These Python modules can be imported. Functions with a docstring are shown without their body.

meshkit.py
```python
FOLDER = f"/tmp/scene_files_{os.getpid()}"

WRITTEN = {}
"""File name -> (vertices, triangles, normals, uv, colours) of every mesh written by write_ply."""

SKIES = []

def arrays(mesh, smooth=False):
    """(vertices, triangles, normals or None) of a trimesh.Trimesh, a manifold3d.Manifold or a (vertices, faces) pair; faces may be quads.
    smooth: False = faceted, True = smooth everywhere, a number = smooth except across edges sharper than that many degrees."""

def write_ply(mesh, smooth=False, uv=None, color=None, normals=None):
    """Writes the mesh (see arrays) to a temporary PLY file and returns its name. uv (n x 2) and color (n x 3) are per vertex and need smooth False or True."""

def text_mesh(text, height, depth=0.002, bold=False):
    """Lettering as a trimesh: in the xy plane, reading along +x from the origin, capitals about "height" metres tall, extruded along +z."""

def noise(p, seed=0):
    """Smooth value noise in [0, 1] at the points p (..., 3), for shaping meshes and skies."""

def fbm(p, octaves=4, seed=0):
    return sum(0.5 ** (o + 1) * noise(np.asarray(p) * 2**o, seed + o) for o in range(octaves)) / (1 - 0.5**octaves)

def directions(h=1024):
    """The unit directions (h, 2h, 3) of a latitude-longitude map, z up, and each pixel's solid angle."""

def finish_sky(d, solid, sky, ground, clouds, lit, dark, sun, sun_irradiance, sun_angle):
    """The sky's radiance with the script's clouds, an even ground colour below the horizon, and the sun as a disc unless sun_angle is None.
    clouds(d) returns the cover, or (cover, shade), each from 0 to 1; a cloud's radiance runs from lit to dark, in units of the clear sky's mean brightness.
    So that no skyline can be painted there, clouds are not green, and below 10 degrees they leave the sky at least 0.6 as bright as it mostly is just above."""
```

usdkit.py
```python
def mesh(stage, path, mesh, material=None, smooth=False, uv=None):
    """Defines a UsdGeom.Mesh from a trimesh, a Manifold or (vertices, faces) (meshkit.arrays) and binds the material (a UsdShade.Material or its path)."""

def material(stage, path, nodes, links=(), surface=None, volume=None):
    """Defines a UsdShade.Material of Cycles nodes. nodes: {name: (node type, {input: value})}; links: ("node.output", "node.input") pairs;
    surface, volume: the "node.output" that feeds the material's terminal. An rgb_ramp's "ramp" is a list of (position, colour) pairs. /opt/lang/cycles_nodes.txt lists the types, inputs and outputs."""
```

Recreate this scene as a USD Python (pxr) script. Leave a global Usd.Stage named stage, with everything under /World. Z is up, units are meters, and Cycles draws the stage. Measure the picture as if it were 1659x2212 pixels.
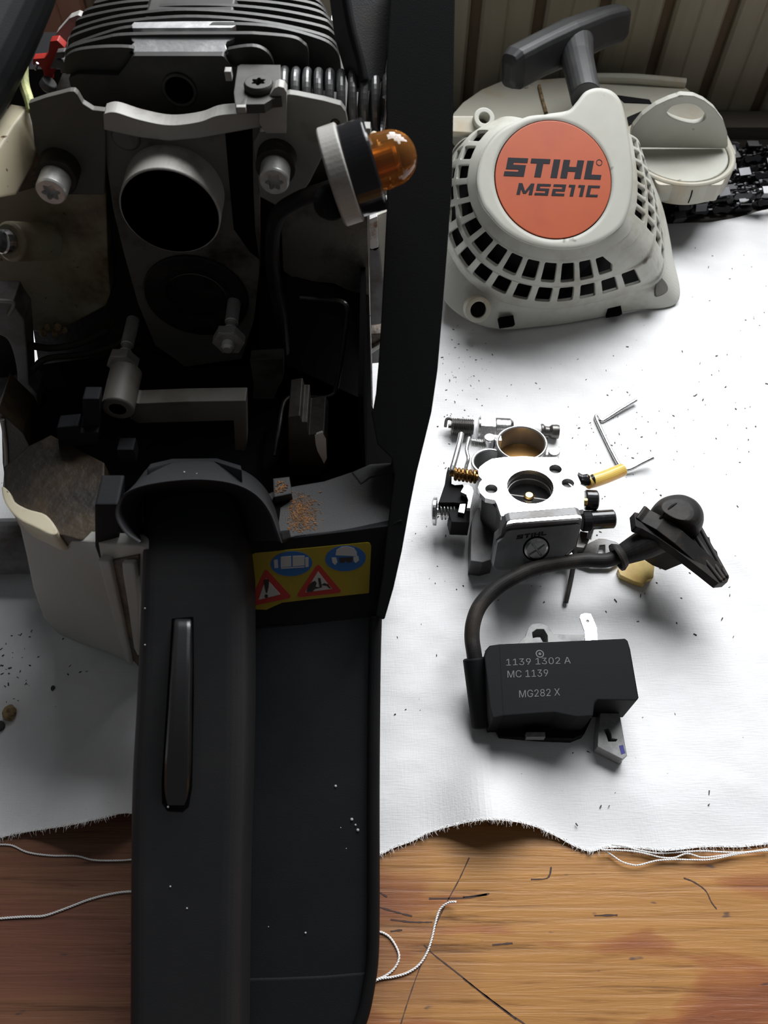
import math, random
import numpy as np
import trimesh, shapely
from shapely.geometry import Polygon, Point, box as sbox
from shapely import affinity
import manifold3d as m3
import usdkit, meshkit
from pxr import Usd, UsdGeom, UsdLux, Gf, Sdf, UsdShade, Vt

stage = Usd.Stage.CreateInMemory()
UsdGeom.SetStageUpAxis(stage, 'Z'); UsdGeom.SetStageMetersPerUnit(stage, 1.0)
UsdGeom.Xform.Define(stage, '/World'); UsdGeom.Scope.Define(stage, '/World/Looks')
rng = np.random.default_rng(7); random.seed(7)

# ---------------------------------------------------------------- camera, light, exposure
W, H, FPX, PITCH, HC = 1659, 2212, 1700.0, math.radians(58), 0.37
EXPOSURE = 0.0
SN, CS = math.sin(PITCH), math.cos(PITCH)
C = np.array([0, 0, HC]); RX = np.array([1., 0, 0]); FW = np.array([0, CS, -SN]); UP = np.array([0, SN, CS])
cam = UsdGeom.Camera.Define(stage, '/World/camera')
M = Gf.Matrix4d(); M.SetRow(0, Gf.Vec4d(*RX, 0)); M.SetRow(1, Gf.Vec4d(*UP, 0)); M.SetRow(2, Gf.Vec4d(*(-FW), 0)); M.SetRow(3, Gf.Vec4d(*C, 1))
cam.AddTransformOp().Set(M)
cam.CreateFocalLengthAttr(4.7); cam.CreateHorizontalApertureAttr(4.7 * W / FPX)
cam.CreateFStopAttr(3.2); cam.CreateFocusDistanceAttr(0.37); cam.CreateClippingRangeAttr(Gf.Vec2f(0.02, 50))
cam.CreateExposureAttr(EXPOSURE)

def aim(prim, pos, target):
    z = np.array(pos, float) - np.array(target, float); z /= np.linalg.norm(z)
    x = np.cross([0, 0, 1], z); x /= np.linalg.norm(x); y = np.cross(z, x)
    m = Gf.Matrix4d()
    for i, r in enumerate((x, y, z)): m.SetRow(i, Gf.Vec4d(*map(float, r), 0))
    m.SetRow(3, Gf.Vec4d(*map(float, pos), 1)); UsdGeom.Xformable(prim).AddTransformOp().Set(m)
win = UsdLux.RectLight.Define(stage, '/World/window_daylight')
win.CreateWidthAttr(0.95); win.CreateHeightAttr(0.85); win.CreateIntensityAttr(13.6); win.CreateColorAttr(Gf.Vec3f(0.97, 0.985, 1.0))
aim(win, (0.32, 1.04, 0.96), (0.05, 0.22, 0.0))
dome = UsdLux.DomeLight.Define(stage, '/World/room_ambient')
dome.CreateIntensityAttr(0.025); dome.CreateColorAttr(Gf.Vec3f(0.95, 0.97, 1.0))

# ---------------------------------------------------------------- helpers
def ray(px, py): return FW + (px - W / 2) / FPX * RX - (py - H / 2) / FPX * UP
def V(px, py, d): return C + d * ray(px, py)
nz = lambda v: np.asarray(v, float) / np.linalg.norm(v)
def PERP(d, n=None): return (C + FW * d, -FW if n is None else nz(n))
def YP(y): return (np.array([0, y, 0.]), np.array([0, -1., 0]))
def ZP(z): return (np.array([0, 0, z]), np.array([0, 0, 1.]))
def on(px, py, plane):
    p0, n = plane; r = ray(px, py); return C + r * (np.dot(p0 - C, n) / np.dot(r, n))
def Z(px, py, z): return on(px, py, ZP(z))
def Y(px, py, y): return on(px, py, YP(y))
def plane3(a, b, c):
    n = nz(np.cross(b - a, c - a)); n = n if np.dot(n, C - a) > 0 else -n
    return (a, n)
def crop(x0, y0, s): return lambda *pts: [(x0 + x / s, y0 + y / s) for x, y in pts]
def catmull(P, k=8, closed=False):
    P = np.asarray(P, float); n = len(P); out = []
    for i in range(n if closed else n - 1):
        g = (lambda j: P[j % n]) if closed else (lambda j: P[min(max(j, 0), n - 1)])
        p0, p1, p2, p3 = g(i - 1), g(i), g(i + 1), g(i + 2)
        for t in np.arange(k) / k:
            out.append(.5 * (2 * p1 + (p2 - p0) * t + (2 * p0 - 5 * p1 + 4 * p2 - p3) * t * t + (3 * p1 - p0 - 3 * p2 + p3) * t ** 3))
    if not closed: out.append(P[-1])
    return np.array(out)
def basis(n):
    n = nz(n); a = RX - n * np.dot(RX, n)
    if np.linalg.norm(a) < 1e-3: a = np.array([0, 1., 0]) - n * n[1]
    a = nz(a); return a, np.cross(n, a), n
def frame(o, a, b, n):
    T = np.eye(4); T[:3, 0], T[:3, 1], T[:3, 2], T[:3, 3] = a, b, n, o; return T
def extr(poly, t):
    gs = [g for g in getattr(poly, 'geoms', [poly]) if g.geom_type == 'Polygon' and g.area > 1e-12]
    return trimesh.util.concatenate([trimesh.creation.extrude_polygon(g, t, engine='earcut') for g in gs])
def to2d(pts, plane):
    a, b, n = basis(plane[1]); o = plane[0]
    return [(np.dot(on(x, y, plane) - o, a), np.dot(on(x, y, plane) - o, b)) for x, y in pts]
def poly2(pts, plane, sm=0, rnd=0, holes=()):
    """an outline given by its sight lines, cut with a real plane -> polygon in metres in that plane"""
    q = to2d(pts, plane)
    if sm: q = catmull(q, sm, True)
    p = Polygon(q).buffer(0)
    if rnd: p = p.buffer(-rnd).buffer(2 * rnd).buffer(-rnd)
    for h in holes:
        p = p.difference(h if not isinstance(h, (list, tuple)) else poly2(h, plane, 8))
    return p
def place(p, plane, t, lift=0):
    """polygon (metres, in plane) -> solid from lift above the plane down to t below it"""
    a, b, n = basis(plane[1]); m = extr(p, t + lift); m.apply_translation([0, 0, -t])
    m.apply_transform(frame(plane[0], a, b, n)); return m
def plate(pts, plane, t, sm=0, rnd=0, holes=(), lift=0): return place(poly2(pts, plane, sm, rnd, holes), plane, t, lift)
def circ2(px, py, rpx, plane, n=40):
    c = on(px, py, plane); a, b, _ = basis(plane[1]); d = np.dot(c - C, FW)
    return Point(np.dot(c - plane[0], a), np.dot(c - plane[0], b)).buffer(rpx * d / FPX, n // 4)
def orient(axis):
    z = nz(axis); x = np.cross([0, 0, 1.] if abs(z[2]) < .9 else [1., 0, 0], z); x = nz(x); return x, np.cross(z, x), z
def lathe(prof, o, axis, n=40):
    """prof: (radius, height) pairs along axis from o"""
    x, y, z = orient(axis); th = np.linspace(0, 2 * np.pi, n, endpoint=False); v, f = [], []
    for r, h in prof:
        v += [o + z * h + r * (x * math.cos(t) + y * math.sin(t)) for t in th]
    for i in range(len(prof) - 1):
        for j in range(n):
            a, b = i * n + j, i * n + (j + 1) % n
            f += [(a, b, b + n), (a, b + n, a + n)]
    for i, s in ((0, -1), (len(prof) - 1, 1)):
        if prof[i][0] > 1e-9:
            v.append(o + z * prof[i][1]); c = len(v) - 1
            f += [((i * n + j, i * n + (j + 1) % n, c)[::s]) for j in range(n)]
    m = trimesh.Trimesh(np.array(v), np.array(f), process=False); return m
def rod(a, b, r, n=20, ch=0):
    a, b = np.asarray(a, float), np.asarray(b, float); L = np.linalg.norm(b - a); ch = ch or r * .12
    return lathe([(r - ch, 0), (r, ch), (r, L - ch), (r - ch, L)], a, b - a, n)
def ring(o, axis, ro, ri, h, n=48, ch=0.0003):
    m = lathe([(ri, 0), (ro - ch, 0), (ro, ch), (ro, h - ch), (ro - ch, h), (ri + ch, h), (ri, h - ch), (ri, 0)], o, axis, n)
    return m
def tube(P, r, n=10, k=0, caps=True):
    P = catmull(P, k) if k else np.asarray(P, float)
    r = np.full(len(P), r) if np.ndim(r) == 0 else np.interp(np.linspace(0, 1, len(P)), np.linspace(0, 1, len(r)), r)
    T = np.gradient(P, axis=0); T /= np.linalg.norm(T, axis=1, keepdims=True) + 1e-12
    x = orient(T[0])[0]; th = np.linspace(0, 2 * np.pi, n, endpoint=False); v, f = [], []
    for i in range(len(P)):
        x = nz(x - T[i] * np.dot(x, T[i])); y = np.cross(T[i], x)
        v.append(P[i] + r[i] * (np.cos(th)[:, None] * x + np.sin(th)[:, None] * y))
    v = np.vstack(v)
    for i in range(len(P) - 1):
        for j in range(n):
            a, b = i * n + j, i * n + (j + 1) % n; f += [(a, b, b + n), (a, b + n, a + n)]
    if caps:
        v = np.vstack([v, P[0], P[-1]]); c = len(v) - 2
        f += [(c, (j + 1) % n, j) for j in range(n)]; e = (len(P) - 1) * n
        f += [(c + 1, e + j, e + (j + 1) % n) for j in range(n)]
    return trimesh.Trimesh(v, np.array(f), process=False)
def loft(rings, closed=True, caps=True):
    n = len(rings[0]); v = np.vstack(rings); f = []
    for i in range(len(rings) - 1):
        for j in range(n if closed else n - 1):
            a, b = i * n + j, i * n + (j + 1) % n; f += [(a, b, b + n), (a, b + n, a + n)]
    if caps and closed:
        v = np.vstack([v, np.mean(rings[0], 0), np.mean(rings[-1], 0)]); c = len(v) - 2; e = (len(rings) - 1) * n
        f += [(c, (j + 1) % n, j) for j in range(n)] + [(c + 1, e + j, e + (j + 1) % n) for j in range(n)]
    m = trimesh.Trimesh(v, np.array(f), process=False)
    if closed and caps and m.volume < 0: m.invert()
    return m
def box(c, ex, a=None, b=None, n=None):
    m = trimesh.creation.box(ex)
    if n is not None: m.apply_transform(frame(np.zeros(3), a, b, n))
    m.apply_translation(c); return m
def helix(a, b, R, turns, r, n=8, k=22, ph=0.):
    a, b = np.asarray(a, float), np.asarray(b, float); x, y, z = orient(b - a); t = np.linspace(0, 1, int(turns * k))
    an = 2 * np.pi * turns * t + ph
    return tube(a + (b - a) * t[:, None] + R * (np.cos(an)[:, None] * x + np.sin(an)[:, None] * y), r, n)
def man(m): 
    m = m.copy(); m.merge_vertices()
    return m3.Manifold(m3.Mesh(np.asarray(m.vertices, np.float32), np.asarray(m.faces, np.uint32)))
def tri(m):
    k = m.to_mesh(); return trimesh.Trimesh(k.vert_properties[:, :3], k.tri_verts, process=False)
def cut(a, *bs):
    """a minus bs; falls back to a when a mesh is not watertight"""
    try:
        r = man(a)
        for b in bs: r = r - man(b)
        r = tri(r)
        return r if len(r.faces) else a
    except Exception: return a
def rrect(w, h, r, n=5):
    out = []
    for cx, cy, a0 in ((w / 2 - r, h / 2 - r, 0), (-w / 2 + r, h / 2 - r, 90), (-w / 2 + r, -h / 2 + r, 180), (w / 2 - r, -h / 2 + r, 270)):
        for t in np.linspace(a0, a0 + 90, n): out.append((cx + r * math.cos(math.radians(t)), cy + r * math.sin(math.radians(t))))
    return np.array(out)
cat = lambda *ms: trimesh.util.concatenate(list(ms))
def star2(R, r, n=6, k=10):
    th = np.linspace(0, 2 * np.pi, n * k, endpoint=False); q = (R + r) / 2 + (R - r) / 2 * np.cos(n * th)
    return Polygon(np.c_[q * np.cos(th), q * np.sin(th)])

def corner_normals(m, ang):
    """a normal per face corner: the faces at that vertex that bend less than ang degrees from this face"""
    v, f = np.asarray(m.vertices, float), np.asarray(m.faces)
    _, iv = np.unique(np.round(v / 2e-6).astype(np.int64), axis=0, return_inverse=True); g = iv.ravel()[f]
    fn = np.cross(v[f[:, 1]] - v[f[:, 0]], v[f[:, 2]] - v[f[:, 0]]); area = np.linalg.norm(fn, axis=1); un = fn / np.maximum(area, 1e-20)[:, None]
    c = g.ravel(); fi = np.repeat(np.arange(len(f)), 3); o = np.argsort(c, kind='stable'); cs, fs = c[o], fi[o]
    st = np.r_[0, np.flatnonzero(np.diff(cs)) + 1]; ln = np.diff(np.r_[st, len(cs)]); out = np.zeros((len(c), 3)); cosA = math.cos(math.radians(ang))
    for L in np.unique(ln):
        idx = st[ln == L][:, None] + np.arange(L)
        for blk in np.array_split(idx, max(1, len(idx) * L * L // 2000000)):
            F = fs[blk]; U = un[F]; w = (U @ U.transpose(0, 2, 1)) > cosA; w[:, np.arange(L), np.arange(L)] = True
            out[o[blk]] = w.astype(float) @ fn[F]
    l = np.linalg.norm(out, axis=1, keepdims=True); return np.where(l > 1e-20, out / np.maximum(l, 1e-20), np.repeat(un, 3, 0))

# ---------------------------------------------------------------- prims
used = {}
def numbered(parent, name):
    k = used[(parent, name)] = used.get((parent, name), -1) + 1
    return f'{parent}/{name}' + (f'_{k:03d}' if k else '')
def keys(p, **kw):
    for k, v in kw.items():
        if v: p.SetCustomDataByKey(k, v)
def obj(name, mesh, mat, parent=None, smooth=35, label=None, cat=None, group=None, kind=None):
    path = numbered(str(parent.GetPath()) if parent else '/World', name)
    m = usdkit.mesh(stage, path, mesh, MAT[mat], False); p = m.GetPrim()
    if smooth is not False:
        m.CreateNormalsAttr(Vt.Vec3fArray.FromNumpy(corner_normals(mesh, 60 if smooth is True else smooth).astype(np.float32))); m.SetNormalsInterpolation('faceVarying')
    m.CreateDoubleSidedAttr(True)
    keys(p, label=label, category=cat, group=group, kind=kind); return p
def thing(name, label, cat, group=None):
    p = UsdGeom.Xform.Define(stage, numbered('/World', name)).GetPrim(); keys(p, label=label, category=cat, group=group); return p

# ---------------------------------------------------------------- materials
MAT = {}
def mat(name, col, rough=.5, metal=0., col2=None, nscale=60, lo=.45, hi=.65, bump=0., bscale=900, bev=0.0006, stretch=None, rvar=0., spots=None, **kw):
    """principled with an optional second colour mixed in by noise (dirt, stains) and fine relief; bev rounds the edges that catch light"""
    N = {'g': ('texture_coordinate', {}), 'p': ('principled_bsdf', {'base_color': col, 'roughness': rough, 'metallic': metal, **kw})}; L = []
    vec = 'g.object'
    if stretch: N['mp'] = ('mapping', {'scale': stretch}); L.append((vec, 'mp.vector')); vec = 'mp.vector'
    if col2 is not None:
        N['n'] = ('noise_texture', {'scale': nscale, 'detail': 6, 'roughness': .62}); N['r'] = ('rgb_ramp', {'ramp': [(lo, col), (hi, col2)]})
        L += [(vec, 'n.vector'), ('n.fac', 'r.fac')]; src = 'r.color'
        if spots:
            N['v'] = ('noise_texture', {'scale': spots[1], 'detail': 3, 'roughness': .6}); N['vr'] = ('rgb_ramp', {'ramp': [(spots[2], (0, 0, 0)), (spots[2] + .05, (1, 1, 1))]})
            N['mx'] = ('mix_color', {'b': spots[0]}); L += [(vec, 'v.vector'), ('v.fac', 'vr.fac'), ('vr.color', 'mx.fac'), (src, 'mx.a')]; src = 'mx.result'
        L.append((src, 'p.base_color'))
    if rvar:
        N['rn'] = ('noise_texture', {'scale': nscale * 3, 'detail': 4}); N['rm'] = ('map_range', {'from_min': .3, 'from_max': .7, 'to_min': max(rough - rvar, .02), 'to_max': rough + rvar})
        L += [('g.object', 'rn.vector'), ('rn.fac', 'rm.value'), ('rm.result', 'p.roughness')]
    nrm = None
    if bev: N['b'] = ('bevel', {'radius': bev, 'samples': 4}); nrm = 'b.bevel'
    if bump:
        N['bn'] = ('noise_texture', {'scale': bscale, 'detail': 3}); N['bp'] = ('bump', {'strength': 1.0, 'distance': bump}); L += [('g.object', 'bn.vector'), ('bn.fac', 'bp.height')]
        if nrm: L.append((nrm, 'bp.normal'))
        nrm = 'bp.normal'
    if nrm: L.append((nrm, 'p.normal'))
    MAT[name] = usdkit.material(stage, f'/World/Looks/{name}', N, L, surface='p.BSDF')
mat('black_plastic', (.0125, .013, .0145), .58, specular_ior_level=.14, bump=.00006, bscale=2600, bev=.0012, col2=(.017, .017, .018), nscale=25, lo=.4, hi=.7)
mat('coil_plastic', (.0085, .0088, .0095), .6, specular_ior_level=.08, bump=.00005, bscale=2600, bev=.0010)
mat('handle_plastic', (.025, .0255, .0275), .55, specular_ior_level=.22, bump=.00006, bscale=2600, bev=.0012, col2=(.030, .030, .031), nscale=25, lo=.4, hi=.7)
mat('lit_black', (.030, .030, .031), .48, specular_ior_level=.45, bump=.00004, bscale=1500, bev=.0012, col2=(.045, .045, .045), nscale=90, lo=.5, hi=.75)  # black raised in colour for the light on the pull grip
mat('oily', (.048, .032, .017), .45, col2=(.014, .010, .007), nscale=45, lo=.4, hi=.6, bump=.0003, bscale=300, bev=.001)
mat('guard_plastic', (.018, .0195, .022), .58, specular_ior_level=.2, bump=.00007, bscale=2200, bev=.0015, col2=(.024, .025, .026), nscale=22, lo=.4, hi=.7)
mat('dusty_lit_plastic', (.034, .034, .036), .6, bump=.00008, bscale=1800, bev=.001, col2=(.05, .043, .035), nscale=60, lo=.55, hi=.75)
mat('gloss_black', (.012, .012, .013), .14, bev=.0008, rvar=.05)
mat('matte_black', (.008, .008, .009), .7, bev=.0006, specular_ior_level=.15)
mat('rubber', (.014, .013, .013), .55, specular_ior_level=.2, bump=.00005, bscale=1200, bev=.0006, col2=(.035, .029, .025), nscale=70)
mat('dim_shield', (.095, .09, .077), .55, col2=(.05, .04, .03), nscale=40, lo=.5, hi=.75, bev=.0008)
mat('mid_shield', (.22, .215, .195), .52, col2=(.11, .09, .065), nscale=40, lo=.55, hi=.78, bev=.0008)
mat('dull_metal', (.055, .053, .049), .5, metal=.3, col2=(.04, .037, .032), nscale=120, bev=.0005)
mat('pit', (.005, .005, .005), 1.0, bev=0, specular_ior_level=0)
mat('zinc', (.62, .62, .60), .34, metal=.55, col2=(.5, .5, .48), nscale=200, bev=.0004)
mat('crankcase', (.15, .145, .13), .62, metal=.25, col2=(.035, .028, .02), nscale=45, lo=.48, hi=.68, bump=.00012, bscale=500)
mat('grimy_casting', (.030, .026, .021), .6, metal=.2, col2=(.012, .009, .007), nscale=55, lo=.4, hi=.6, bump=.0002, bscale=350)
mat('fin_metal', (.035, .034, .032), .5, metal=.3, col2=(.05, .048, .045), nscale=80, bev=.0005)
mat('machined', (.42, .42, .42), .42, metal=.7, col2=(.6, .6, .6), nscale=160, bump=.00004, bscale=700)
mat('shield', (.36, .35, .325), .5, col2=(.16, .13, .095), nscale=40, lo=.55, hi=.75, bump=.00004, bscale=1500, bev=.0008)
mat('cream', (.68, .60, .42), .42, col2=(.35, .22, .08), nscale=38, lo=.50, hi=.74, spots=((.10, .05, .02), 260, .68), bev=.0012, subsurface_weight=.2, subsurface_scale=.003, subsurface_radius=(1, .85, .6))
mat('cream_stained_shaded', (.34, .30, .20), .45, col2=(.12, .075, .035), nscale=22, lo=.46, hi=.62, spots=((.07, .04, .02), 260, .68), bev=.0012)  # darker copy of cream: oil stains plus shade put into the colour
mat('soft_case', (.52, .52, .465), .4, col2=(.46, .45, .385), nscale=20, lo=.45, hi=.7, spots=((.09, .065, .04), 55, .68), bev=.0035)
mat('dirty_case', (.52, .52, .465), .42, col2=(.33, .30, .235), nscale=26, lo=.50, hi=.72, spots=((.12, .085, .05), 30, .64), bump=.00003, bscale=2000, bev=.0010)
mat('stained', (.17, .115, .055), .5, col2=(.035, .02, .011), nscale=55, lo=.38, hi=.62, spots=((.018, .012, .008), 420, .60), bump=.0003, bscale=300, bev=.001)
mat('tank', (.45, .45, .415), .45, col2=(.42, .41, .36), nscale=24, bev=.002, subsurface_weight=.2, subsurface_scale=.003, subsurface_radius=(1, .95, .85))
mat('white_case', (.52, .52, .465), .4, col2=(.46, .45, .385), nscale=20, lo=.45, hi=.7, spots=((.09, .065, .04), 55, .68), bump=.00003, bscale=2000, bev=.0010)
mat('aged_case', (.50, .48, .40), .45, col2=(.46, .34, .2), nscale=26, lo=.52, hi=.72, spots=((.13, .10, .07), 120, .70), bev=.0012)
mat('rusty_white', (.70, .70, .68), .5, col2=(.30, .12, .05), nscale=90, lo=.52, hi=.62, spots=((.03, .03, .03), 240, .66))
mat('orange', (.48, .092, .030), .42, bump=.00002, bscale=3000, col2=(.45, .085, .029), nscale=60)
mat('print_dark', (.030, .030, .036), .6, bev=0, specular_ior_level=.1)
mat('carb_dark', (.075, .075, .077), .5, metal=.4, col2=(.05, .045, .04), nscale=60, bump=.00006, bscale=700, bev=.0007)
mat('lever_black', (.014, .014, .015), .27, bev=.0006, specular_ior_level=1.0)
mat('steel', (.62, .62, .62), .27, metal=1., col2=(.46, .45, .43), nscale=200, bev=.0004, rvar=.06)
mat('dark_steel', (.13, .125, .12), .38, metal=.85, col2=(.08, .075, .07), nscale=150, bev=.0004)
mat('spring_steel', (.16, .16, .16), .36, metal=.6, bev=0)
mat('brass', (.72, .47, .17), .3, metal=1., bev=.0003)
mat('brown_brass', (.36, .20, .07), .32, metal=1., bev=0)
mat('carb_alloy', (.66, .66, .665), .33, metal=.9, col2=(.58, .58, .58), nscale=90, bump=.00002, bscale=900, bev=.0004)
mat('carb_cast', (.17, .17, .172), .5, metal=.55, col2=(.12, .115, .11), nscale=60, bump=.00006, bscale=700, bev=.0007)
mat('carb_face', (.26, .265, .27), .42, metal=.5, col2=(.20, .205, .21), nscale=60, bump=.00003, bscale=900, bev=.0006)
mat('amber', (.80, .33, .07), .05, bev=0, transmission_weight=.85, ior=1.42)
mat('fuel_hose', (.86, .62, .16), .25, bev=0, transmission_weight=.35, subsurface_weight=.3, subsurface_scale=.002)
mat('yellow_plastic', (.74, .56, .20), .35, col2=(.6, .4, .12), nscale=90, transmission_weight=.2)
mat('ceramic', (.78, .78, .77), .2)
mat('red_plastic', (.42, .02, .012), .4)
mat('grey_plastic', (.16, .16, .165), .5, col2=(.08, .06, .05), nscale=50, bev=.0012)
mat('sawdust', (.27, .125, .045), .9, col2=(.10, .05, .025), nscale=300, bev=0)
mat('cord', (.70, .72, .32), .6, col2=(.45, .48, .22), nscale=300, bev=0)
mat('thread', (.85, .84, .83), .8, bev=0)
mat('print_grey', (.075, .075, .08), .6, bev=0)
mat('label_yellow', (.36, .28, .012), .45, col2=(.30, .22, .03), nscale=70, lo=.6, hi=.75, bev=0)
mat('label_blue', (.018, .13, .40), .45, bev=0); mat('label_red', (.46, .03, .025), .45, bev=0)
mat('label_white', (.52, .52, .52), .5, bev=0); mat('label_black', (.03, .025, .02), .5, bev=0)
mat('speck', (.06, .055, .05), .9, bev=0); mat('dust', (.5, .5, .48), .9, bev=0)
mat('lump', (.34, .24, .12), .9, col2=(.12, .08, .04), nscale=300, bev=0)
mat('chain_steel', (.055, .055, .058), .36, metal=.75, bev=.0003); mat('cutter_steel', (.26, .26, .27), .42, metal=1., bev=.0003)
mat('laminate', (.30, .30, .295), .5, metal=.2, col2=(.22, .22, .22), nscale=300, stretch=(1, 1, 8))
mat('blue_ink', (.02, .02, .22), .5, bev=0)
mat('plank', (.40, .355, .265), .55, col2=(.33, .29, .21), nscale=9, lo=.35, hi=.7, stretch=(6, 6, .6), bev=.001)
mat('plank_gap', (.17, .12, .075), .8, bev=0)
mat('red_board', (.30, .14, .085), .6, col2=(.24, .10, .06), nscale=12, stretch=(4, 4, .6), bev=.001)
mat('ledge', (.17, .145, .12), .7, col2=(.11, .09, .075), nscale=14, stretch=(.6, 6, 6), bev=.001)
mat('shade_board', (.045, .037, .03), .75, col2=(.025, .02, .017), nscale=14, stretch=(.6, 6, 6), bev=0)
mat('groove', (.075, .046, .04), .9, bev=0)

def wood_material():
    N = {'g': ('geometry', {}), 'm1': ('mapping', {'scale': (1.0, 3.2, 1)}), 'n1': ('noise_texture', {'scale': 11, 'detail': 3, 'roughness': .5, 'distortion': .6}),
         'r1': ('rgb_ramp', {'ramp': [(.50, (.45, .225, .072)), (.545, (.37, .15, .05)), (.60, (.31, .115, .045)), (.68, (.26, .09, .04))]}),
         'm2': ('mapping', {'scale': (5, 130, 1), 'rotation': (0, 0, .09)}), 'n2': ('noise_texture', {'scale': 2.2, 'detail': 5, 'roughness': .65, 'distortion': .5}),
         'r2': ('rgb_ramp', {'ramp': [(.30, (.33, .27, .23)), (.43, (.84, .81, .78)), (.7, (1.03, 1.0, .95))]}), 'mu': ('mix_color', {'blend_type': 'multiply', 'fac': 1.0}),
         'm3': ('mapping', {'scale': (24, 60, 1)}), 'n3': ('noise_texture', {'scale': 3.4, 'detail': 2}), 'r3': ('rgb_ramp', {'ramp': [(.70, (0, 0, 0)), (.76, (.75, .75, .75))]}), 'mx': ('mix_color', {'b': (.055, .038, .042)}),
         'sx': ('separate_xyz', {}), 'n4': ('noise_texture', {'scale': 16, 'detail': 4}), 'ad': ('math', {'math_type': 'multiply_add', 'value2': .16}), 'mr': ('map_range', {'from_min': .045, 'from_max': .11, 'to_min': 1, 'to_max': 0, 'clamp': True}),
         'mw': ('mix_color', {'b': (.175, .078, .060)}), 'ml': ('math', {'math_type': 'multiply', 'value2': .8}),
         'bp': ('bump', {'strength': .8, 'distance': .0006}), 'p': ('principled_bsdf', {'roughness': .42, 'specular_ior_level': .4})}
    L = [('g.position', 'm1.vector'), ('m1.vector', 'n1.vector'), ('n1.fac', 'r1.fac'), ('g.position', 'm2.vector'), ('m2.vector', 'n2.vector'), ('n2.fac', 'r2.fac'),
         ('g.position', 'sx.vector'), ('g.position', 'n4.vector'), ('n4.fac', 'ad.value1'), ('sx.x', 'ad.value3'), ('ad.value', 'mr.value'), ('mr.result', 'ml.value1'), ('ml.value', 'mw.fac'), ('r1.color', 'mw.a'),
         ('mw.result', 'mu.a'), ('r2.color', 'mu.b'), ('g.position', 'm3.vector'), ('m3.vector', 'n3.vector'), ('n3.fac', 'r3.fac'), ('r3.color', 'mx.fac'), ('mu.result', 'mx.a'), ('mx.result', 'p.base_color'),
         ('n2.fac', 'bp.height'), ('bp.normal', 'p.normal')]
    MAT['wood'] = usdkit.material(stage, '/World/Looks/wood', N, L, surface='p.BSDF')
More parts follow.
